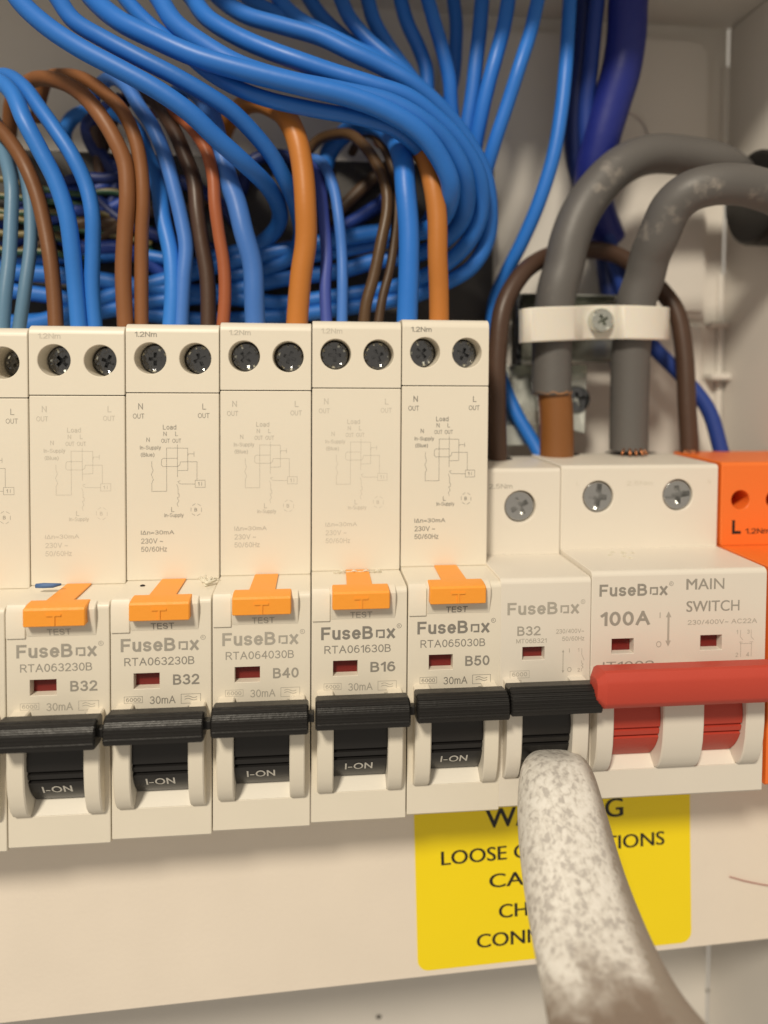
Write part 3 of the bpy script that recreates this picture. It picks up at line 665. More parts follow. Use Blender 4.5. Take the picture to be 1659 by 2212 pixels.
# cover below the breakers, with the yellow label
CT = .0325; org = Vector((84.2, 18, -114.1))
cv = bmesh.new(); prism_x(cv, [(0, .5), (0, 62), (2.6, 62), (2.6, 0), (.5, 0)], -175, 93.5+60, .2)
cover = fin('cover_panel', cv, M['cover'], angle=30); cover.location = org*S; cover.rotation_euler = (0, -CT, 0)
tag(cover, 'smooth cream cover panel under the row of breakers', 'cover panel')
def loc2(p): d = p-org; return (d.x*math.cos(CT)+d.z*math.sin(CT), -d.x*math.sin(CT)+d.z*math.cos(CT))
lb = thing('warning_label', 'yellow rounded warning label with black capitals on the cover panel', 'label', org); lb.rotation_euler = (0, -CT, 0)
bm = bmesh.new(); a = loc2(Vector((85.3, 18, -112.3))); e = loc2(Vector((145.7, 18, -75.9)))
r = 2.4; pts = []
for cx, cz, a0 in ((a[0]+r, a[1]+r, 180), (e[0]-r, a[1]+r, 270), (e[0]-.3, e[1]-.3, 0), (a[0]+.3, e[1]-.3, 90)):
    rr = r if a0 in (180, 270) else .3
    pts += [(cx+rr*math.cos(math.radians(a0+k*15)), cz+rr*math.sin(math.radians(a0+k*15))) for k in range(7)]
poly_slab(bm, pts, -.10, -.002); fin('label_sheet', bm, M['yellow'], lb)
bm = bmesh.new()
def row(s, xl, zl, xr, h, wt):
    p = loc2(Vector((xl, 18, zl))); q = loc2(Vector((xr, 18, zl)))
    text(bm, s, p[0], p[1], h, -.10, width=q[0]-p[0], soft=True)
row('WARNING', 99.7, -81.75, 130.3, 4.15, .008)
row('LOOSE CONNECTIONS', 90.15, -89.3, 140.0, 3.0, .003)
row('CAUSE FIRE', 100.7, -94.95, 129.5, 3.0, .003)
row('CHECK ALL', 102.9, -101.8, 127.5, 3.0, .003)
row('CONNECTIONS', 98.1, -108.1, 132.5, 3.0, .003)
fin_text('lettering', bm, M['ink'], lb)

# ------------------------------------------------------------------ wires: name, colour key, radius in px, label, points (x, y, depth)
def wire(name, key, rpx, label, pts, group, cat='wire', mat=None, sides=14):
    P = [at(x+random.gauss(0, .9), y+random.gauss(0, .9), Y+random.gauss(0, .12)) for x, y, Y in pts]
    mean = sum(p[2] for p in pts)/len(pts)
    r = rpx*(mean-CAM.y)/F
    bm = bmesh.new(); o = P[len(P)//2].copy()
    tube(bm, [p-o for p in spline(P)], r, sides)
    ob = fin(name, bm, mat or wire_mat(key), None, True, o); tag(ob, label, cat, group); return ob
GB = 'blue neutral wires sweeping down from the top'; GM = 'wires entering the breaker tops'
def zz(pts, ys):               # attach depths, given as (first..last) list stretched over the points
    n = len(pts); out = []
    for i, p in enumerate(pts):
        t = i/(n-1)*(len(ys)-1); k = min(int(t), len(ys)-2); out.append((*p, ys[k]+(ys[k+1]-ys[k])*(t-k)))
    return out
NB = [
 ('lowest bright blue wire of the sweep, from top left corner to a tight bend', 18.5, [(5,-60),(42,0),(100,55),(175,105),(260,150),(340,195),(410,245),(465,295),(525,350),(575,400),(602,440),(606,474),(588,508),(550,532),(480,552),(440,560)], [20,14,10,10,12,18,30,40,43,44]),
 ('second lowest blue wire of the sweep, diving behind the first orange wire', 17, [(80,-60),(122,-5),(160,45),(225,85),(300,125),(380,165),(450,205),(500,240),(545,285),(590,340),(622,400),(640,455),(650,510),(630,555),(560,585),(490,596)], [24,16,12,12,14,18,24,36,43,44]),
 ('blue wire forming the innermost loop on the right, bottom edge of the thick sweep', 20, [(160,-60),(203,-2),(260,45),(340,85),(425,122),(525,152),(650,182),(750,208),(830,238),(905,285),(950,338),(972,400),(966,448),(938,488),(880,505),(810,503),(739,515),(607,542),(500,566),(380,600),(250,636),(100,690),(-60,715)], [26,20,15,13,12,12,12,12,13,15,19,26,33,38,41,43,43,44,44,45]),
 ('thin blue wire emerging under the thick sweep above the orange wires', 15, [(230,-60),(270,-5),(320,50),(400,112),(450,155),(500,186),(575,214),(675,238),(775,255),(850,280),(905,325),(936,385),(940,440),(905,500),(800,530),(700,552),(540,572),(430,572),(300,550),(150,558),(-60,575)], [32,26,22,19,17,16,16,16,17,20,25,31,36,41,43,44,45,46,47,47]),
 ('blue wire in the thick sweep, second loop counted from inside on the right', 19, [(300,-60),(340,-5),(378,50),(440,97),(520,142),(620,174),(740,198),(840,222),(905,257),(962,305),(1000,370),(1008,430),(992,482),(950,525),(890,552),(805,566),(740,584),(607,602),(470,630),(330,622),(150,596),(-60,586)], [30,24,19,16,14,13,13,14,16,19,24,30,36,41,43,44,44,44,44,45]),
 ('blue wire of the sweep, third loop counted from inside on the right', 18, [(370,-60),(412,-5),(450,40),(510,77),(575,107),(640,130),(720,157),(800,182),(880,212),(945,257),(998,312),(1034,378),(1040,442),(1022,505),(980,555),(915,598),(850,620),(783,632),(700,644),(607,654),(450,640),(300,656),(120,690),(-60,700)], [34,28,23,20,18,17,17,17,18,20,23,27,31,35,39,42,44,44,44,44,45,45]),
 ('blue wire of the sweep forming the outermost loop at the right end', 17, [(430,-60),(475,-5),(530,32),(610,57),(690,82),(760,113),(830,147),(885,177),(940,222),(1000,290),(1043,370),(1060,450),(1052,520),(1018,575),(960,612),(890,640),(800,656),(700,672),(607,684),(430,690),(250,668),(100,638),(-60,618)], [38,32,27,24,22,21,21,22,24,27,30,33,35,38,41,43,44,44,45,45,45]),
 ('dark upper blue wire tucked behind the sweep at the top centre', 16, [(500,-60),(535,-5),(590,28),(680,66),(760,100),(840,140),(900,185),(960,240),(1010,310),(1030,400),(1028,480),(980,540),(890,580),(740,612),(500,632),(-60,640)], [44,37,33,31,30,31,34,40,46,48]),
 ('blue wire running beside the dark one into the top of the sweep', 16, [(560,-60),(600,-5),(645,40),(710,76),(780,112),(860,162),(930,222),(990,300),(1025,390),(1020,470),(960,540),(840,588),(600,622),(-60,632)], [42,34,29,27,27,30,38,46,48]),
 ('dark blue wire dropping from the top edge just right of centre left', 15.5, [(640,-60),(668,-5),(700,42),(745,82),(800,122),(870,180),(935,238),(990,310),(1022,400),(1015,480),(950,545),(800,590),(500,615),(-60,622)], [46,40,37,36,37,40,45,48,49]),
 ('blue wire from the top centre curving right into the sweep', 15.5, [(712,-60),(735,-5),(757,40),(795,85),(840,127),(890,172),(935,222),(985,290),(1020,380),(1018,470),(950,550),(780,600),(400,620),(-60,628)], [42,35,32,31,32,36,43,47,48]),
 ('blue wire from the top centre bending down steeply into the sweep', 15.5, [(780,-60),(793,-5),(808,45),(840,100),(880,157),(925,217),(975,290),(1015,380),(1012,470),(930,555),(700,605),(-60,640)], [44,40,38,37,39,44,48,49]),
 ('blue wire of the fan, first one right of the top centre gap', 15.5, [(855,-60),(865,-5),(880,50),(905,100),(920,150),(924,215),(940,290),(980,380),(990,470),(900,560),(600,612),(-60,645)], [44,41,40,40,42,46,49,50]),
 ('blue wire of the fan, passing in front of its straight neighbour', 15, [(908,-60),(922,-5),(938,50),(957,110),(970,170),(976,240),(990,320),(1000,420),(940,540),(700,600),(-60,650)], [40,37,36,37,40,45,49,50]),
 ('short straight blue wire showing behind the fan', 14.5, [(978,-60),(981,-5),(985,50),(985,105),(980,165),(968,225),(960,330),(960,450),(880,560),(500,610),(-60,655)], [47,45,44,44,46,48,50,50]),
 ('blue wire of the fan, nearly vertical, leaning slightly right', 16, [(1045,-60),(1041,-5),(1037,65),(1030,130),(1019,200),(1007,280),(998,350),(1010,440),(960,545),(760,600),(-60,660)], [40,37,35,36,38,42,47,50]),
 ('blue wire of the fan, third from its right end, leaning right', 16, [(1108,-60),(1098,-5),(1087,60),(1072,125),(1053,190),(1038,260),(1026,330),(1022,420),(970,540),(760,610),(-60,665)], [37,34,32,33,36,41,47,50]),
 ('blue wire of the fan, second from its right end, leaning strongly right', 15, [(1178,-60),(1163,-5),(1147,70),(1123,145),(1098,220),(1072,300),(1050,365),(1034,430),(980,540),(760,625),(-60,670)], [34,31,29,31,34,40,46,50]),
]
for k_, (lb_, r_, pts, ys) in enumerate(NB):
    q = zz(pts, ys)
    if k_ >= 7:                # the rear ones end clamped in the dark behind the front loops
        m_ = next(i for i, p in enumerate(q) if p[1] > 300); q = q[:m_+2]
    wire('blue_wire', 'B', r_, lb_, q, GB)
wire('blue_wire', 'B', 15, 'single slender blue wire right of the fan, curving down to the brown arch',
     zz([(1234,-60),(1231,-5),(1226,75),(1222,150),(1213,240),(1193,340),(1163,440),(1127,525),(1092,595),(1068,655),(1066,740),(1084,820),(1115,890),(1152,955),(1170,985)], [38,36,34,33,34,38,44,47,44,40,38]), GB)
wire('navy_wire', 'N', 23, 'dark navy wire, left of the two behind the grey cables',
     zz([(1266,-60),(1262,-5),(1258,80),(1248,195),(1240,273),(1244,350),(1270,430),(1300,520),(1316,620),(1330,720),(1345,820)], [44,44,46,50,54,54]), 'dark blue tails behind the grey cables')
wire('navy_wire', 'K', 17, 'mid blue wire with a pale sheen beside the violet cable',
     zz([(1294,-60),(1289,-5),(1283,60),(1274,156),(1266,235),(1270,335),(1290,430),(1315,520),(1342,610),(1368,690),(1410,748),(1475,815),(1530,885),(1560,985)], [40,40,41,44,48,50,48,44,40]), 'dark blue tails behind the grey cables')
wire('violet_cable', 'V', 42, 'thick violet blue cable at the top right, narrowing downwards',
     zz([(1372,-70),(1358,-5),(1352,78),(1338,156),(1318,226),(1298,305),(1283,380),(1290,450),(1310,520)], [38,38,39,42,46,52]), 'dark blue tails behind the grey cables', cat='cable')

WI = [
 ('blue_wire','T',13.5,'greyish light blue wire at the far left edge',[(-60,240),(-8,300),(14,355),(24,410),(25,478),(19,561),(11,643),(4,730)],[40,30,26,24,22,21]),
 ('blue_wire','T',12.5,'greyish light blue wire, second from the left edge, leaning left at its foot',[(-40,220),(5,285),(40,341),(58,396),(66,451),(65,533),(55,616),(38,730)],[42,34,29,26,23,22]),
 ('brown_wire','R',15,'brown wire at the left edge crossing diagonally to the first breaker',[(-70,240),(-10,272),(33,319),(60,369),(80,424),(96,492),(110,561),(118,643),(122,730)],[34,27,24,23,22,21]),
 ('blue_wire','b',17,'bright blue wire, left one of the pair on the first full breaker',[(-80,160),(-8,172),(27,203),(55,259),(91,330),(121,396),(145,465),(154,533),(162,616),(172,730)],[30,22,18,18,19,20,21]),
 ('blue_wire','b',15.5,'bright blue wire, right one of the pair on the first full breaker',[(-50,190),(8,163),(50,186),(88,237),(124,286),(159,341),(187,402),(198,465),(200,533),(200,616),(206,730)],[36,26,21,20,20,21,22]),
 ('brown_wire','r',16,'brown wire arching over the light gap, left one of the brown pair',[(20,290),(28,215),(65,175),(118,173),(170,197),(214,245),(247,300),(269,355),(275,424),(269,506),(266,588),(272,730)],[48,40,28,21,20,20,21,22]),
 ('brown_wire','r',14,'brown wire arching over the light gap, right one of the brown pair',[(78,260),(100,175),(140,162),(187,173),(228,201),(264,240),(291,292),(305,355),(310,424),(305,506),(305,588),(305,730)],[48,38,28,22,21,21,22,23]),
 ('blue_wire','b',16,'blue wire rising from the shadow right of the brown pair',[(150,345),(140,290),(160,255),(200,240),(245,240),(290,275),(318,335),(343,400),(352,475),(368,550),(372,625),(366,730)],[52,50,46,40,32,26,23,22]),
 ('blue_wire','L',15,'dull blue wire passing under the start of the sweep to the second breaker',[(200,270),(205,200),(240,172),(275,190),(302,231),(330,275),(357,341),(376,410),(393,478),(400,533),(396,602),(390,730)],[50,40,30,27,25,24,23,22]),
 ('brown_wire','F',15.5,'dark brown wire between the dull blue and the rust coloured wire',[(215,340),(245,250),(285,205),(325,213),(352,246),(377,287),(402,338),(419,393),(427,457),(434,521),(447,598),(450,730)],[52,46,36,30,27,25,24,23]),
 ('brown_wire','S',13,'rust coloured wire with a bright streak at its foot',[(330,245),(365,240),(400,262),(428,288),(447,328),(460,382),(468,444),(475,508),(483,572),(485,636),(478,730)],[40,30,24,21,20,20,20,20]),
 ('blue_wire','L',21,'thick pale blue wire on the B40 breaker',[(360,240),(400,190),(440,215),(462,270),(477,330),(492,390),(510,440),(527,500),(545,572),(550,650),(551,730)],[44,36,27,23,21,20,20,21]),
 ('orange_wire','O',22,'thick orange brown wire on the B40 breaker, arching under the sweep',[(470,335),(486,278),(514,237),(550,222),(590,232),(621,256),(641,305),(653,367),(660,444),(660,521),(650,598),(638,730)],[58,52,42,30,22,20,19,19,20,21]),
 ('blue_wire','P',12,'thin violet blue wire on the B16 breaker',[(630,420),(650,365),(678,358),(693,408),(701,481),(704,554),(704,627),(708,730)],[46,36,30,26,24,23]),
 ('blue_wire','L',11.5,'thin pale blue wire bending sharply above the B16 breaker',[(640,380),(665,345),(690,348),(708,370),(722,408),(731,466),(736,539),(739,613),(738,730)],[44,34,28,25,24,23]),
 ('brown_wire','d',12,'dark brown wire arching across the shadow above the B16 breaker',[(640,420),(655,350),(685,308),(720,291),(755,291),(786,312),(814,355),(833,408),(836,452),(824,525),(807,598),(792,657),(782,730)],[50,46,40,33,27,25,24,24]),
 ('brown_wire','D',10,'thin dark brown wire hidden beside the blue one on the B50 breaker',[(760,330),(785,292),(815,300),(842,343),(854,393),(857,452),(851,525),(842,583),(827,642),(812,730)],[48,38,30,28,27,26,25]),
 ('blue_wire','B',21.5,'thick blue wire on the B50 breaker',[(690,420),(712,330),(755,278),(808,272),(851,300),(869,349),(878,408),(883,495),(883,583),(880,730)],[49,48,42,33,24,21,20,20,21]),
 ('orange_wire','O',21.5,'thick orange brown wire on the B50 breaker, right of the thick blue one',[(820,300),(855,285),(893,308),(918,343),(933,393),(942,466),(945,554),(948,627),(950,730)],[38,30,23,20,19,20,21]),
]
for nm, key, r_, lb_, pts, ys in WI: wire(nm, key, r_, lb_, zz(pts, ys), GM)
# stray shapes in the dark behind
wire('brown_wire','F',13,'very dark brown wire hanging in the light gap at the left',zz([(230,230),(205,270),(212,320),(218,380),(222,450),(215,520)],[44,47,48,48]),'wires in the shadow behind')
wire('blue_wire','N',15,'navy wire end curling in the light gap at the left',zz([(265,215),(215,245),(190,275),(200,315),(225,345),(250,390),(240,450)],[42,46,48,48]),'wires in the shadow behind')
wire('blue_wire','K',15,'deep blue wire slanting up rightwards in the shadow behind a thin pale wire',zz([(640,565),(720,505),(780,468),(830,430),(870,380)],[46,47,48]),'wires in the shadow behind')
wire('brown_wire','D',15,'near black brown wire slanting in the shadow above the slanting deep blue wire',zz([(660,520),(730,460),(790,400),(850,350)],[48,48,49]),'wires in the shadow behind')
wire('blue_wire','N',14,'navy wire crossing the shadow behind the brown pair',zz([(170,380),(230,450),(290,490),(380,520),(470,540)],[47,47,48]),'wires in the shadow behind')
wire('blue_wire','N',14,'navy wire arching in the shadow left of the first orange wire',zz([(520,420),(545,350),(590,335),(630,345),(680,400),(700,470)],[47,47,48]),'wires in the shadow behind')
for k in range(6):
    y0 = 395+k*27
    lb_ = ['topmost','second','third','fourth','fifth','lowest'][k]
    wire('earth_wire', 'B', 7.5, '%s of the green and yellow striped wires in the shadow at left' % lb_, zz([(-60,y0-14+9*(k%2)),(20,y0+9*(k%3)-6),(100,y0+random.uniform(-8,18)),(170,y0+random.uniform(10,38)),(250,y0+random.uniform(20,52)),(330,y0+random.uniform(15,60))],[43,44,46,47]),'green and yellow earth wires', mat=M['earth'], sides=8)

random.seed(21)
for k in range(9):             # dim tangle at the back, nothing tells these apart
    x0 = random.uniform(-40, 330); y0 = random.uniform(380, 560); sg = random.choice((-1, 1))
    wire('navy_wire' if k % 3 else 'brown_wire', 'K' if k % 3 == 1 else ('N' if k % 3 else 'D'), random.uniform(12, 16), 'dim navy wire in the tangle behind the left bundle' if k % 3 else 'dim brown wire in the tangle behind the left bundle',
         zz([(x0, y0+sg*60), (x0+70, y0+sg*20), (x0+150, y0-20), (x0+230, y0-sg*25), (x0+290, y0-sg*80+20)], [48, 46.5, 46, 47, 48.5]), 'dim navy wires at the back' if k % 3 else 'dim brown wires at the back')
# brown arch from the narrow breaker to the main switch
ob = wire('brown_cable', 'F', 20, 'dark brown cable arching from the B32 breaker to the main switch behind the grey cables',
     zz([(1076,1030),(1074,970),(1070,877),(1073,759),(1089,662),(1128,593),(1167,562),(1210,545),(1265,539),(1316,545),(1350,562),(1390,592),(1430,628),(1462,676),(1479,759),(1484,877),(1488,960),(1489,1010)],[32,32,33,38,44,46,44,40,37,36]), None, cat='cable')

# thick grey tails
sp1 = [(at(1338, 365, 29), 5.0), (at(1300, 415, 30), 3.6), (at(1318, 350, 30), 3.6), (at(1412, 495, 25), 5.2), (at(1455, 458, 22), 4.6), (at(1500, 420, 17), 4.2), (at(1540, 405, 17), 3.6), (at(1640, 420, 17), 4.0), (at(1195, 625, 30), 3.0)]
GREY = grey_cable_mat(sp1)
def cable(pts, rpx, par, name, mat, o, extra=None):
    P = [at(x, y, Y) for x, y, Y in pts]; mean = sum(p[2] for p in pts)/len(pts); r = rpx*(mean-CAM.y)/F
    bm = bmesh.new(); sm = spline(P, 12); tube(bm, [p-o for p in sm], r, 24)
    return fin(name, bm, mat, par, True), P, r
o1 = at(1192, 845, 36)
g1 = thing('grey_supply_cable', 'left thick grey supply cable, its brown core bared above the main switch', 'cable', o1, 'grey supply cables')
cable(zz([(1700,520),(1650,455),(1605,395),(1558,355),(1480,337),(1402,334),(1343,357),(1292,404),(1253,462),(1230,521),(1217,580),(1205,620),(1196,681),(1192,759),(1191,852)],[52,46,40,38,36,35,34,34,34,35,35]), 43, g1, 'grey_sheath', GREY, o1)
cable(zz([(1193,835),(1199,870),(1202,925),(1203,1020)],[35,35,35]), 37.5, g1, 'brown_core', plastic('brown_core_insulation', (.22, .085, .022), .42, .12, .3, 300), o1)
bm = bmesh.new(); p0 = at(1192, 848, 35); rr = 43*(166/F)
tube(bm, [Vector((p0.x-o1.x+rr*.97*math.cos(k*math.pi/12), p0.y-o1.y+rr*.97*math.sin(k*math.pi/12), p0.z-o1.z+.35*math.sin(k*2.3))) for k in range(25)], .34, 6, caps=False); fin('cut_edge', bm, plastic('cut_sheath', (.30, .15, .07), .6), g1, True)
o2 = at(1358, 900, 35)
g2 = thing('grey_supply_cable', 'thick scuffed grey supply cable in front, right of the two', 'cable', o2, 'grey supply cables')
cable(zz([(1760,470),(1690,428),(1640,408),(1597,399),(1538,400),(1487,416),(1450,449),(1421,513),(1403,556),(1392,600),(1375,650),(1364,740),(1360,837),(1358,957),(1358,972)],[24,22,21,21,23,27,31,33,35,36,36]), 44, g2, 'grey_sheath', GREY, o2)
bm = bmesh.new(); random.seed(3)
for k in range(5):
    a = -2.3+k*.37; q = Vector((4.4*math.cos(a), 4.4*math.sin(a), 0)); c0 = at(1358, 976, 35)-o2
    tube(bm, [c0+q*.8+Vector((0, 0, 1.0)), c0+q+Vector((random.uniform(-.5, .5), 0, -.3))], .22+.1*(k % 2), 6)
fin('copper_strands', bm, M['copper'], g2, True)
bm = bmesh.new(); c0 = at(1488, 977, 36)
o3 = c0.copy()
for k in range(6):
    a = -2.5+k*.35; q = Vector((2.2*math.cos(a), 2.2*math.sin(a), 0)); tube(bm, [q*.8+Vector((0, 0, .9)), q+Vector((random.uniform(-.3, .3), 0, -.3))], .2, 6)
fin('copper_strands', bm, M['copper'], ob, True, o3-Vector(ob.location)/S)

# black gland the grey cables come out of, at the right edge
gp = at(1622, 428, 40); bm = bmesh.new()
ax = Vector((1, .02, 0)).normalized()
cpts = [ax*k for k in (0, .8, 7, 7.8, 16)]
tube(bm, cpts, [10.8, 11.6, 11.6, 10.2, 10.2], 28); tag(fin('cable_gland', bm, M['black'], None, loc=gp, angle=40), 'black round gland at the right edge where the grey cables come out', 'gland')

# white clamp over the two grey cables
o4 = at(1296, 700, 28); cl = thing('cable_clamp', 'white nylon clamp screwed across the two grey cables', 'clamp', o4)
def clamp(bm):
    A = [(1126, 668, 741, 36), (1128, 667, 740, 30.5), (1150, 664, 739, 28.6), (1192, 662, 737, 27.8), (1238, 661, 735, 28.8), (1262, 660, 734, 31), (1290, 659, 733, 32), (1322, 659, 732, 31), (1345, 659, 732, 28.8), (1385, 660, 733, 27.8), (1425, 662, 734, 28.8), (1443, 663, 734, 31), (1447, 664, 733, 37)]
    tops = spline([at(x, t, Y)-o4 for x, t, b_, Y in A], 6); bots = spline([at(x, b_, Y)-o4 for x, t, b_, Y in A], 6)
    rows = []
    for t, q in zip(tops, bots):
        th = Vector((0, 1.5, 0)); rows.append([bm.verts.new(p) for p in (t+th, t+Vector((0, .25, .0)), t+Vector((0, 0, -.3)), q+Vector((0, 0, .3)), q+Vector((0, .25, 0)), q+th)])
    for a, c in zip(rows, rows[1:]):
        for i in range(6): bm.faces.new((a[i], a[(i+1) % 6], c[(i+1) % 6], c[i]))
    bm.faces.new(rows[0]); bm.faces.new(rows[-1])
bm = bmesh.new(); clamp(bm); fin('strap', bm, M['nylon'], cl, angle=35)
sm = screw_mesh('clamp_screw', 2.75, 1.35, .38, rot=.45, dome=1.1, mat=M['brightsteel'])
pc = at(1299, 692, 30); link('clamp_screw', sm, M['brightsteel'], cl, False, pc-o4)

# steel rail end and bracket behind the clamp
o5 = at(1230, 760, 46); br = thing('rail_bracket', 'shiny zinc rail and bracket behind the grey cables', 'bracket', o5)
def quad_box(bm, xl, yt, xr, yb, Y0, Y1, b=.3):
    a = at(xl, yt, Y0); c = at(xr, yb, Y0); box(bm, a.x-o5.x, c.x-o5.x, Y0-o5.y, Y1-o5.y, c.z-o5.z, a.z-o5.z, b)
bm = bmesh.new(); quad_box(bm, 1113, 634, 1340, 640, 42, 50)
def flap(bm, pts, th=.9):     # bent sheet: quad of pixel corners with depths
    q = [at(*p)-o5 for p in pts]; nn = (q[1]-q[0]).cross(q[3]-q[0]).normalized()*th
    a = [bm.verts.new(v) for v in q]; c = [bm.verts.new(v+(nn if nn.y > 0 else -nn)) for v in q]
    bm.faces.new(a); bm.faces.new(c)
    for k in range(4): bm.faces.new((a[k], a[(k+1) % 4], c[(k+1) % 4], c[k]))
flap(bm, [(1113, 640, 48), (1340, 640, 46.5), (1340, 672, 42.5), (1113, 674, 44)])
flap(bm, [(1113, 674, 47.5), (1340, 672, 47.5), (1340, 735, 48.5), (1113, 737, 48.5)])
flap(bm, [(1113, 737, 48), (1340, 735, 46.5), (1340, 776, 41.5), (1113, 780, 43)])
fin('rail', bm, M['brightsteel'], br, angle=30)
bm = bmesh.new(); quad_box(bm, 1115, 636, 1128, 790, 43, 47.2); fin('rail_stop', bm, M['darksteel'], br, angle=30)
bm = bmesh.new(); flap(bm, [(1080, 790, 49.5), (1190, 786, 48), (1190, 915, 43.6), (1080, 920, 45)]); flap(bm, [(1086, 920, 44), (1160, 917, 42.8), (1160, 960, 42), (1086, 962, 43)]); flap(bm, [(1222, 790, 49), (1268, 788, 48), (1262, 935, 43), (1222, 925, 44)]); fin('foot_plate', bm, M['brightsteel'], br, angle=30)
link('fixing_screw', screw_mesh('fixing_screw', 3.3, 1.8, .42, rot=.3, dome=1.2, mat=M['darksteel']), M['darksteel'], br, False, at(1246, 862, 44.6)-o5)

# ------------------------------------------------------------------ mottled rod in front
def rod_mat():
    m, t, b = nt('mottled_coating'); N = t.nodes; Lk = t.links
    tc = N.new('ShaderNodeTexCoord'); mp = N.new('ShaderNodeMapping'); mp.inputs['Scale'].default_value = (1, 1, .8); Lk.new(tc.outputs['Object'], mp.inputs[0])
    n1 = N.new('ShaderNodeTexNoise'); n1.inputs['Scale'].default_value = 1000; n1.inputs['Detail'].default_value = 2; n1.inputs['Distortion'].default_value = .35
    n2 = N.new('ShaderNodeTexNoise'); n2.inputs['Scale'].default_value = 190; n2.inputs['Detail'].default_value = 4; n2.inputs['Distortion'].default_value = .5
    for n in (n1, n2): Lk.new(mp.outputs[0], n.inputs['Vector'])
    ad = N.new('ShaderNodeMath'); ad.operation = 'MULTIPLY_ADD'; ad.inputs[1].default_value = .32; Lk.new(n2.outputs[0], ad.inputs[0])
    sc_ = N.new('ShaderNodeMath'); sc_.operation = 'MULTIPLY'; sc_.inputs[1].default_value = .72; Lk.new(n1.outputs[0], sc_.inputs[0]); Lk.new(sc_.outputs[0], ad.inputs[2])
    r = N.new('ShaderNodeValToRGB'); e = r.color_ramp.elements; e[0].position = .40; e[0].color = (.47, .44, .41, 1); e[1].position = .62; e[1].color = (.76, .735, .69, 1)
    q = e.new(.50); q.color = (.66, .63, .58, 1); Lk.new(ad.outputs[0], r.inputs[0])
    # colour blends to brown towards the low, near end
    sep = N.new('ShaderNodeSeparateXYZ'); Lk.new(tc.outputs['Object'], sep.inputs[0])
    a2 = N.new('ShaderNodeMath'); a2.operation = 'MULTIPLY_ADD'; a2.inputs[1].default_value = .016; Lk.new(n2.outputs[0], a2.inputs[0]); Lk.new(sep.outputs['Y'], a2.inputs[2])
    mr = N.new('ShaderNodeMapRange'); mr.inputs[1].default_value = -.0105; mr.inputs[2].default_value = -.0030; Lk.new(a2.outputs[0], mr.inputs[0])
    mix = N.new('ShaderNodeMix'); mix.data_type = 'RGBA'; mix.inputs[6].default_value = (.25, .20, .16, 1); Lk.new(mr.outputs[0], mix.inputs[0]); Lk.new(r.outputs[0], mix.inputs[7])
    # shaded right flank painted into the colour as grey-brown
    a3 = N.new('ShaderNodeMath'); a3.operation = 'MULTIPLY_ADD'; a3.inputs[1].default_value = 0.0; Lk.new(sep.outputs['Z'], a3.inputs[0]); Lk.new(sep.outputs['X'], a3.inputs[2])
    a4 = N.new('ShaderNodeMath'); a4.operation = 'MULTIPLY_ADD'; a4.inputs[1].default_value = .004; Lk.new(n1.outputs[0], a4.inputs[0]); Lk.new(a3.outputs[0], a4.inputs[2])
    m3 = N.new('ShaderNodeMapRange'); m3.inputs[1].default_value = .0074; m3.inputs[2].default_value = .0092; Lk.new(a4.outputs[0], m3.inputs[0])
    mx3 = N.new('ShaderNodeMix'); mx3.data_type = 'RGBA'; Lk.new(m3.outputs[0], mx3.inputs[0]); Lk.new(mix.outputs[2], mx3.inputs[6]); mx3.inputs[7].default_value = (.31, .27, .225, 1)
    Lk.new(mx3.outputs[2], b.inputs['Base Color']); b.inputs['Roughness'].default_value = .55
    bp = N.new('ShaderNodeBump'); bp.inputs['Strength'].default_value = .35; bp.inputs['Distance'].default_value = .0004; Lk.new(ad.outputs[0], bp.inputs['Height']); Lk.new(bp.outputs[0], b.inputs['Normal'])
    return m
rows = [ # y, left x, right x, depth of the axis
 (1626,1168,1238,-3.5),(1632,1150,1258,-3.8),(1646,1138,1268,-4.6),(1668,1128,1279,-6),(1710,1123,1291,-8),(1760,1122,1306,-10.5),(1820,1124,1322,-13.5),(1890,1131,1345,-17),(1960,1140,1373,-21),(2030,1152,1404,-25.5),(2100,1165,1441,-30),(2160,1177,1481,-34.5),(2215,1187,1530,-39),(2300,1200,1610,-45),(2420,1220,1720,-54)]
bm = bmesh.new(); ro = at(1240, 1930, -20); prev = None; ns = 28
for (y, xl, xr, Y) in rows:
    a = at(xl, y, Y)-ro; c = at(xr, y, Y)-ro; m_ = (a+c)/2; hw = (c-a)/2; u = hw
    dep = Vector((0, -1, .25)).normalized()*min(u.length*.92, 7.6)
    ring = []
    for k in range(ns):
        th = 2*math.pi*k/ns; cs, sn = math.cos(th), math.sin(th)
        ex = .82
        X = math.copysign(abs(cs)**ex, cs); Z = math.copysign(abs(sn)**ex, sn)
        ring.append(bm.verts.new(m_+u*X+dep*Z))
    if prev:
        for k in range(ns): bm.faces.new((prev[k], prev[(k+1) % ns], ring[(k+1) % ns], ring[k]))
    else: bm.faces.new(ring)
    prev = ring
bm.faces.new(prev)
rod = fin('pointer_rod', bm, rod_mat(), None, True, ro)
sb = rod.modifiers.new('smooth', 'SUBSURF'); sb.levels = 1; sb.render_levels = 2
tag(rod, 'mottled white and grey blunt rod, brownish low down, pointing at a black toggle', 'rod')

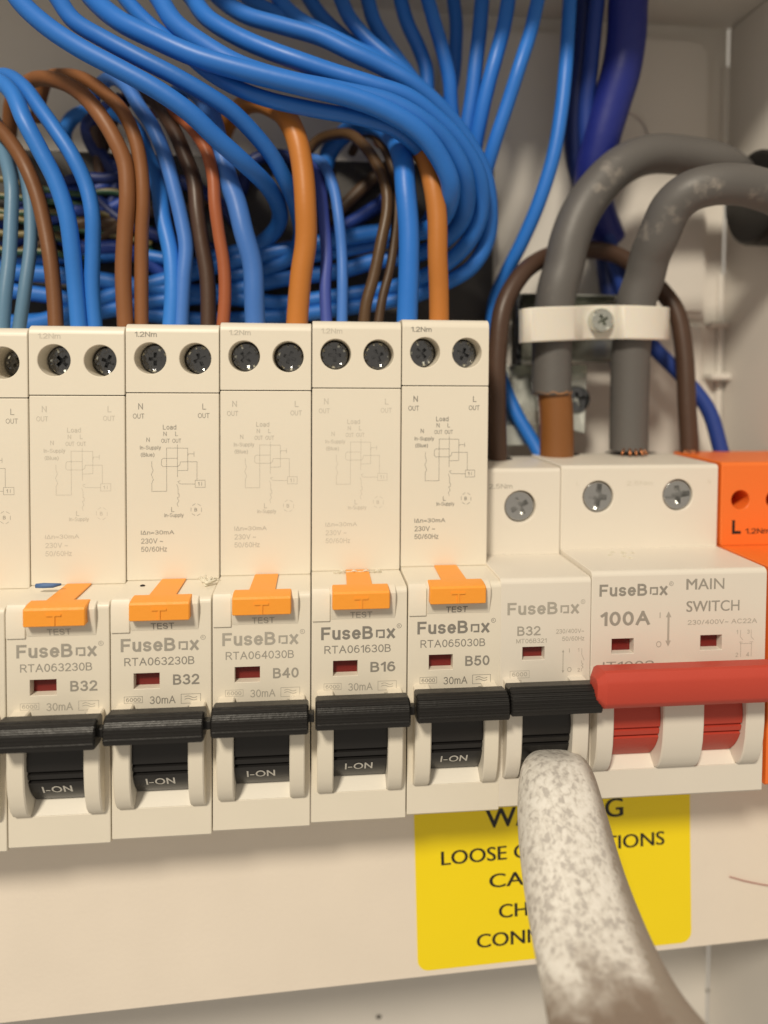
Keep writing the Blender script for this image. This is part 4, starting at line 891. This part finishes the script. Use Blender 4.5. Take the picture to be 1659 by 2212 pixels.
# ------------------------------------------------------------------ scraps and specks
p = at(102, 1265, 6.5); bm = bmesh.new()
tube(bm, [Vector((-2.0, 0, 0)), Vector((-.6, -.1, .05)), Vector((1.0, 0, 0)), Vector((2.4, .3, .1))], [.42, .5, .45, .2], 8)
tag(fin('plastic_scrap', bm, plastic('blue_scrap_plastic', (.07, .15, .34), .5), None, True, p), 'small blue plastic scrap on the ledge of the first breaker', 'scrap')
p = at(450, 1250, 8); bm = bmesh.new(); random.seed(11)
for k in range(10):
    a = Vector((random.uniform(-2.2, -.6), random.uniform(-.8, .8), random.uniform(0, .5))); c = Vector((random.uniform(.4, 2.2), random.uniform(-1.2, .5), random.uniform(-.2, .5))); m_ = Vector((random.uniform(-.5, .5), -1.3+random.uniform(-.4, .4), -.6+random.uniform(-.3, .4)))
    tube(bm, spline([a, m_, c], 6), .16, 6)
tag(fin('plastic_fluff', bm, M['fluff'], None, True, p), 'tangle of white plastic shavings on the ledge between the B32 and B40 breakers', 'scrap')
p = at(770, 1236, 10); bm = bmesh.new()
for k in range(8):
    x = -4.5+k*1.15; tube(bm, spline([Vector((x, 0, 0)), Vector((x+.5, -.5, .25+.2*(k % 2))), Vector((x+1.3, -.1, .05*(k % 3)))], 5), [.12+.08*(k % 2)]*11, 6)
tag(fin('torn_burr', bm, M['fluff'], None, True, p), 'ragged strip of torn plastic above the B16 test button', 'scrap')
p = at(1338, 1199, 12); bm = bmesh.new(); random.seed(5)
for k in range(7):
    a = Vector((random.uniform(-3, 3), random.uniform(-3, 2), 0)); tube(bm, spline([a, a+Vector((.5, .3, .25)), a+Vector((1.1, random.uniform(-.4, .4), .05))], 4), .13, 5)
tag(fin('plastic_shavings', bm, M['fluff'], None, True, p), 'few pale plastic shavings on the ledge above the main switch print', 'scrap')
p = at(308, 1265, 8); bm = bmesh.new(); bmesh.ops.create_icosphere(bm, subdivisions=1, radius=.4); bmesh.ops.scale(bm, vec=(1.4, 1, .6), verts=bm.verts)
tag(fin('dark_spot', bm, M['speck_and_shade'], None, True, p), 'tiny black crumb on the ledge of the second breaker', 'crumb')
P = [at(1576, 1894, 17.6), at(1605, 1902, 17.5), at(1632, 1908, 17.6), at(1665, 1914, 17.5)]; bm = bmesh.new(); tube(bm, spline([q-P[0] for q in P], 5), .09, 6)
tag(fin('fibre', bm, M['thread'], None, True, P[0]), 'thin reddish fibre on the cover panel right of the label', 'fibre')
for (x, y, lab) in ((1531, 2140, 'dark spot on the wall under the right end of the cover'), (818, 2197, 'small dark hole mark on the wall under the cover near the bottom edge')):  # flattened black blobs for the dark spots on the wall
    p = at(x, y, 61.8); bm = bmesh.new(); bmesh.ops.create_icosphere(bm, subdivisions=2, radius=.75); bmesh.ops.scale(bm, vec=(1, .4, .7), verts=bm.verts)
    tag(fin('dark_spot', bm, M['speck_and_shade'], None, True, p), lab, 'crumb')
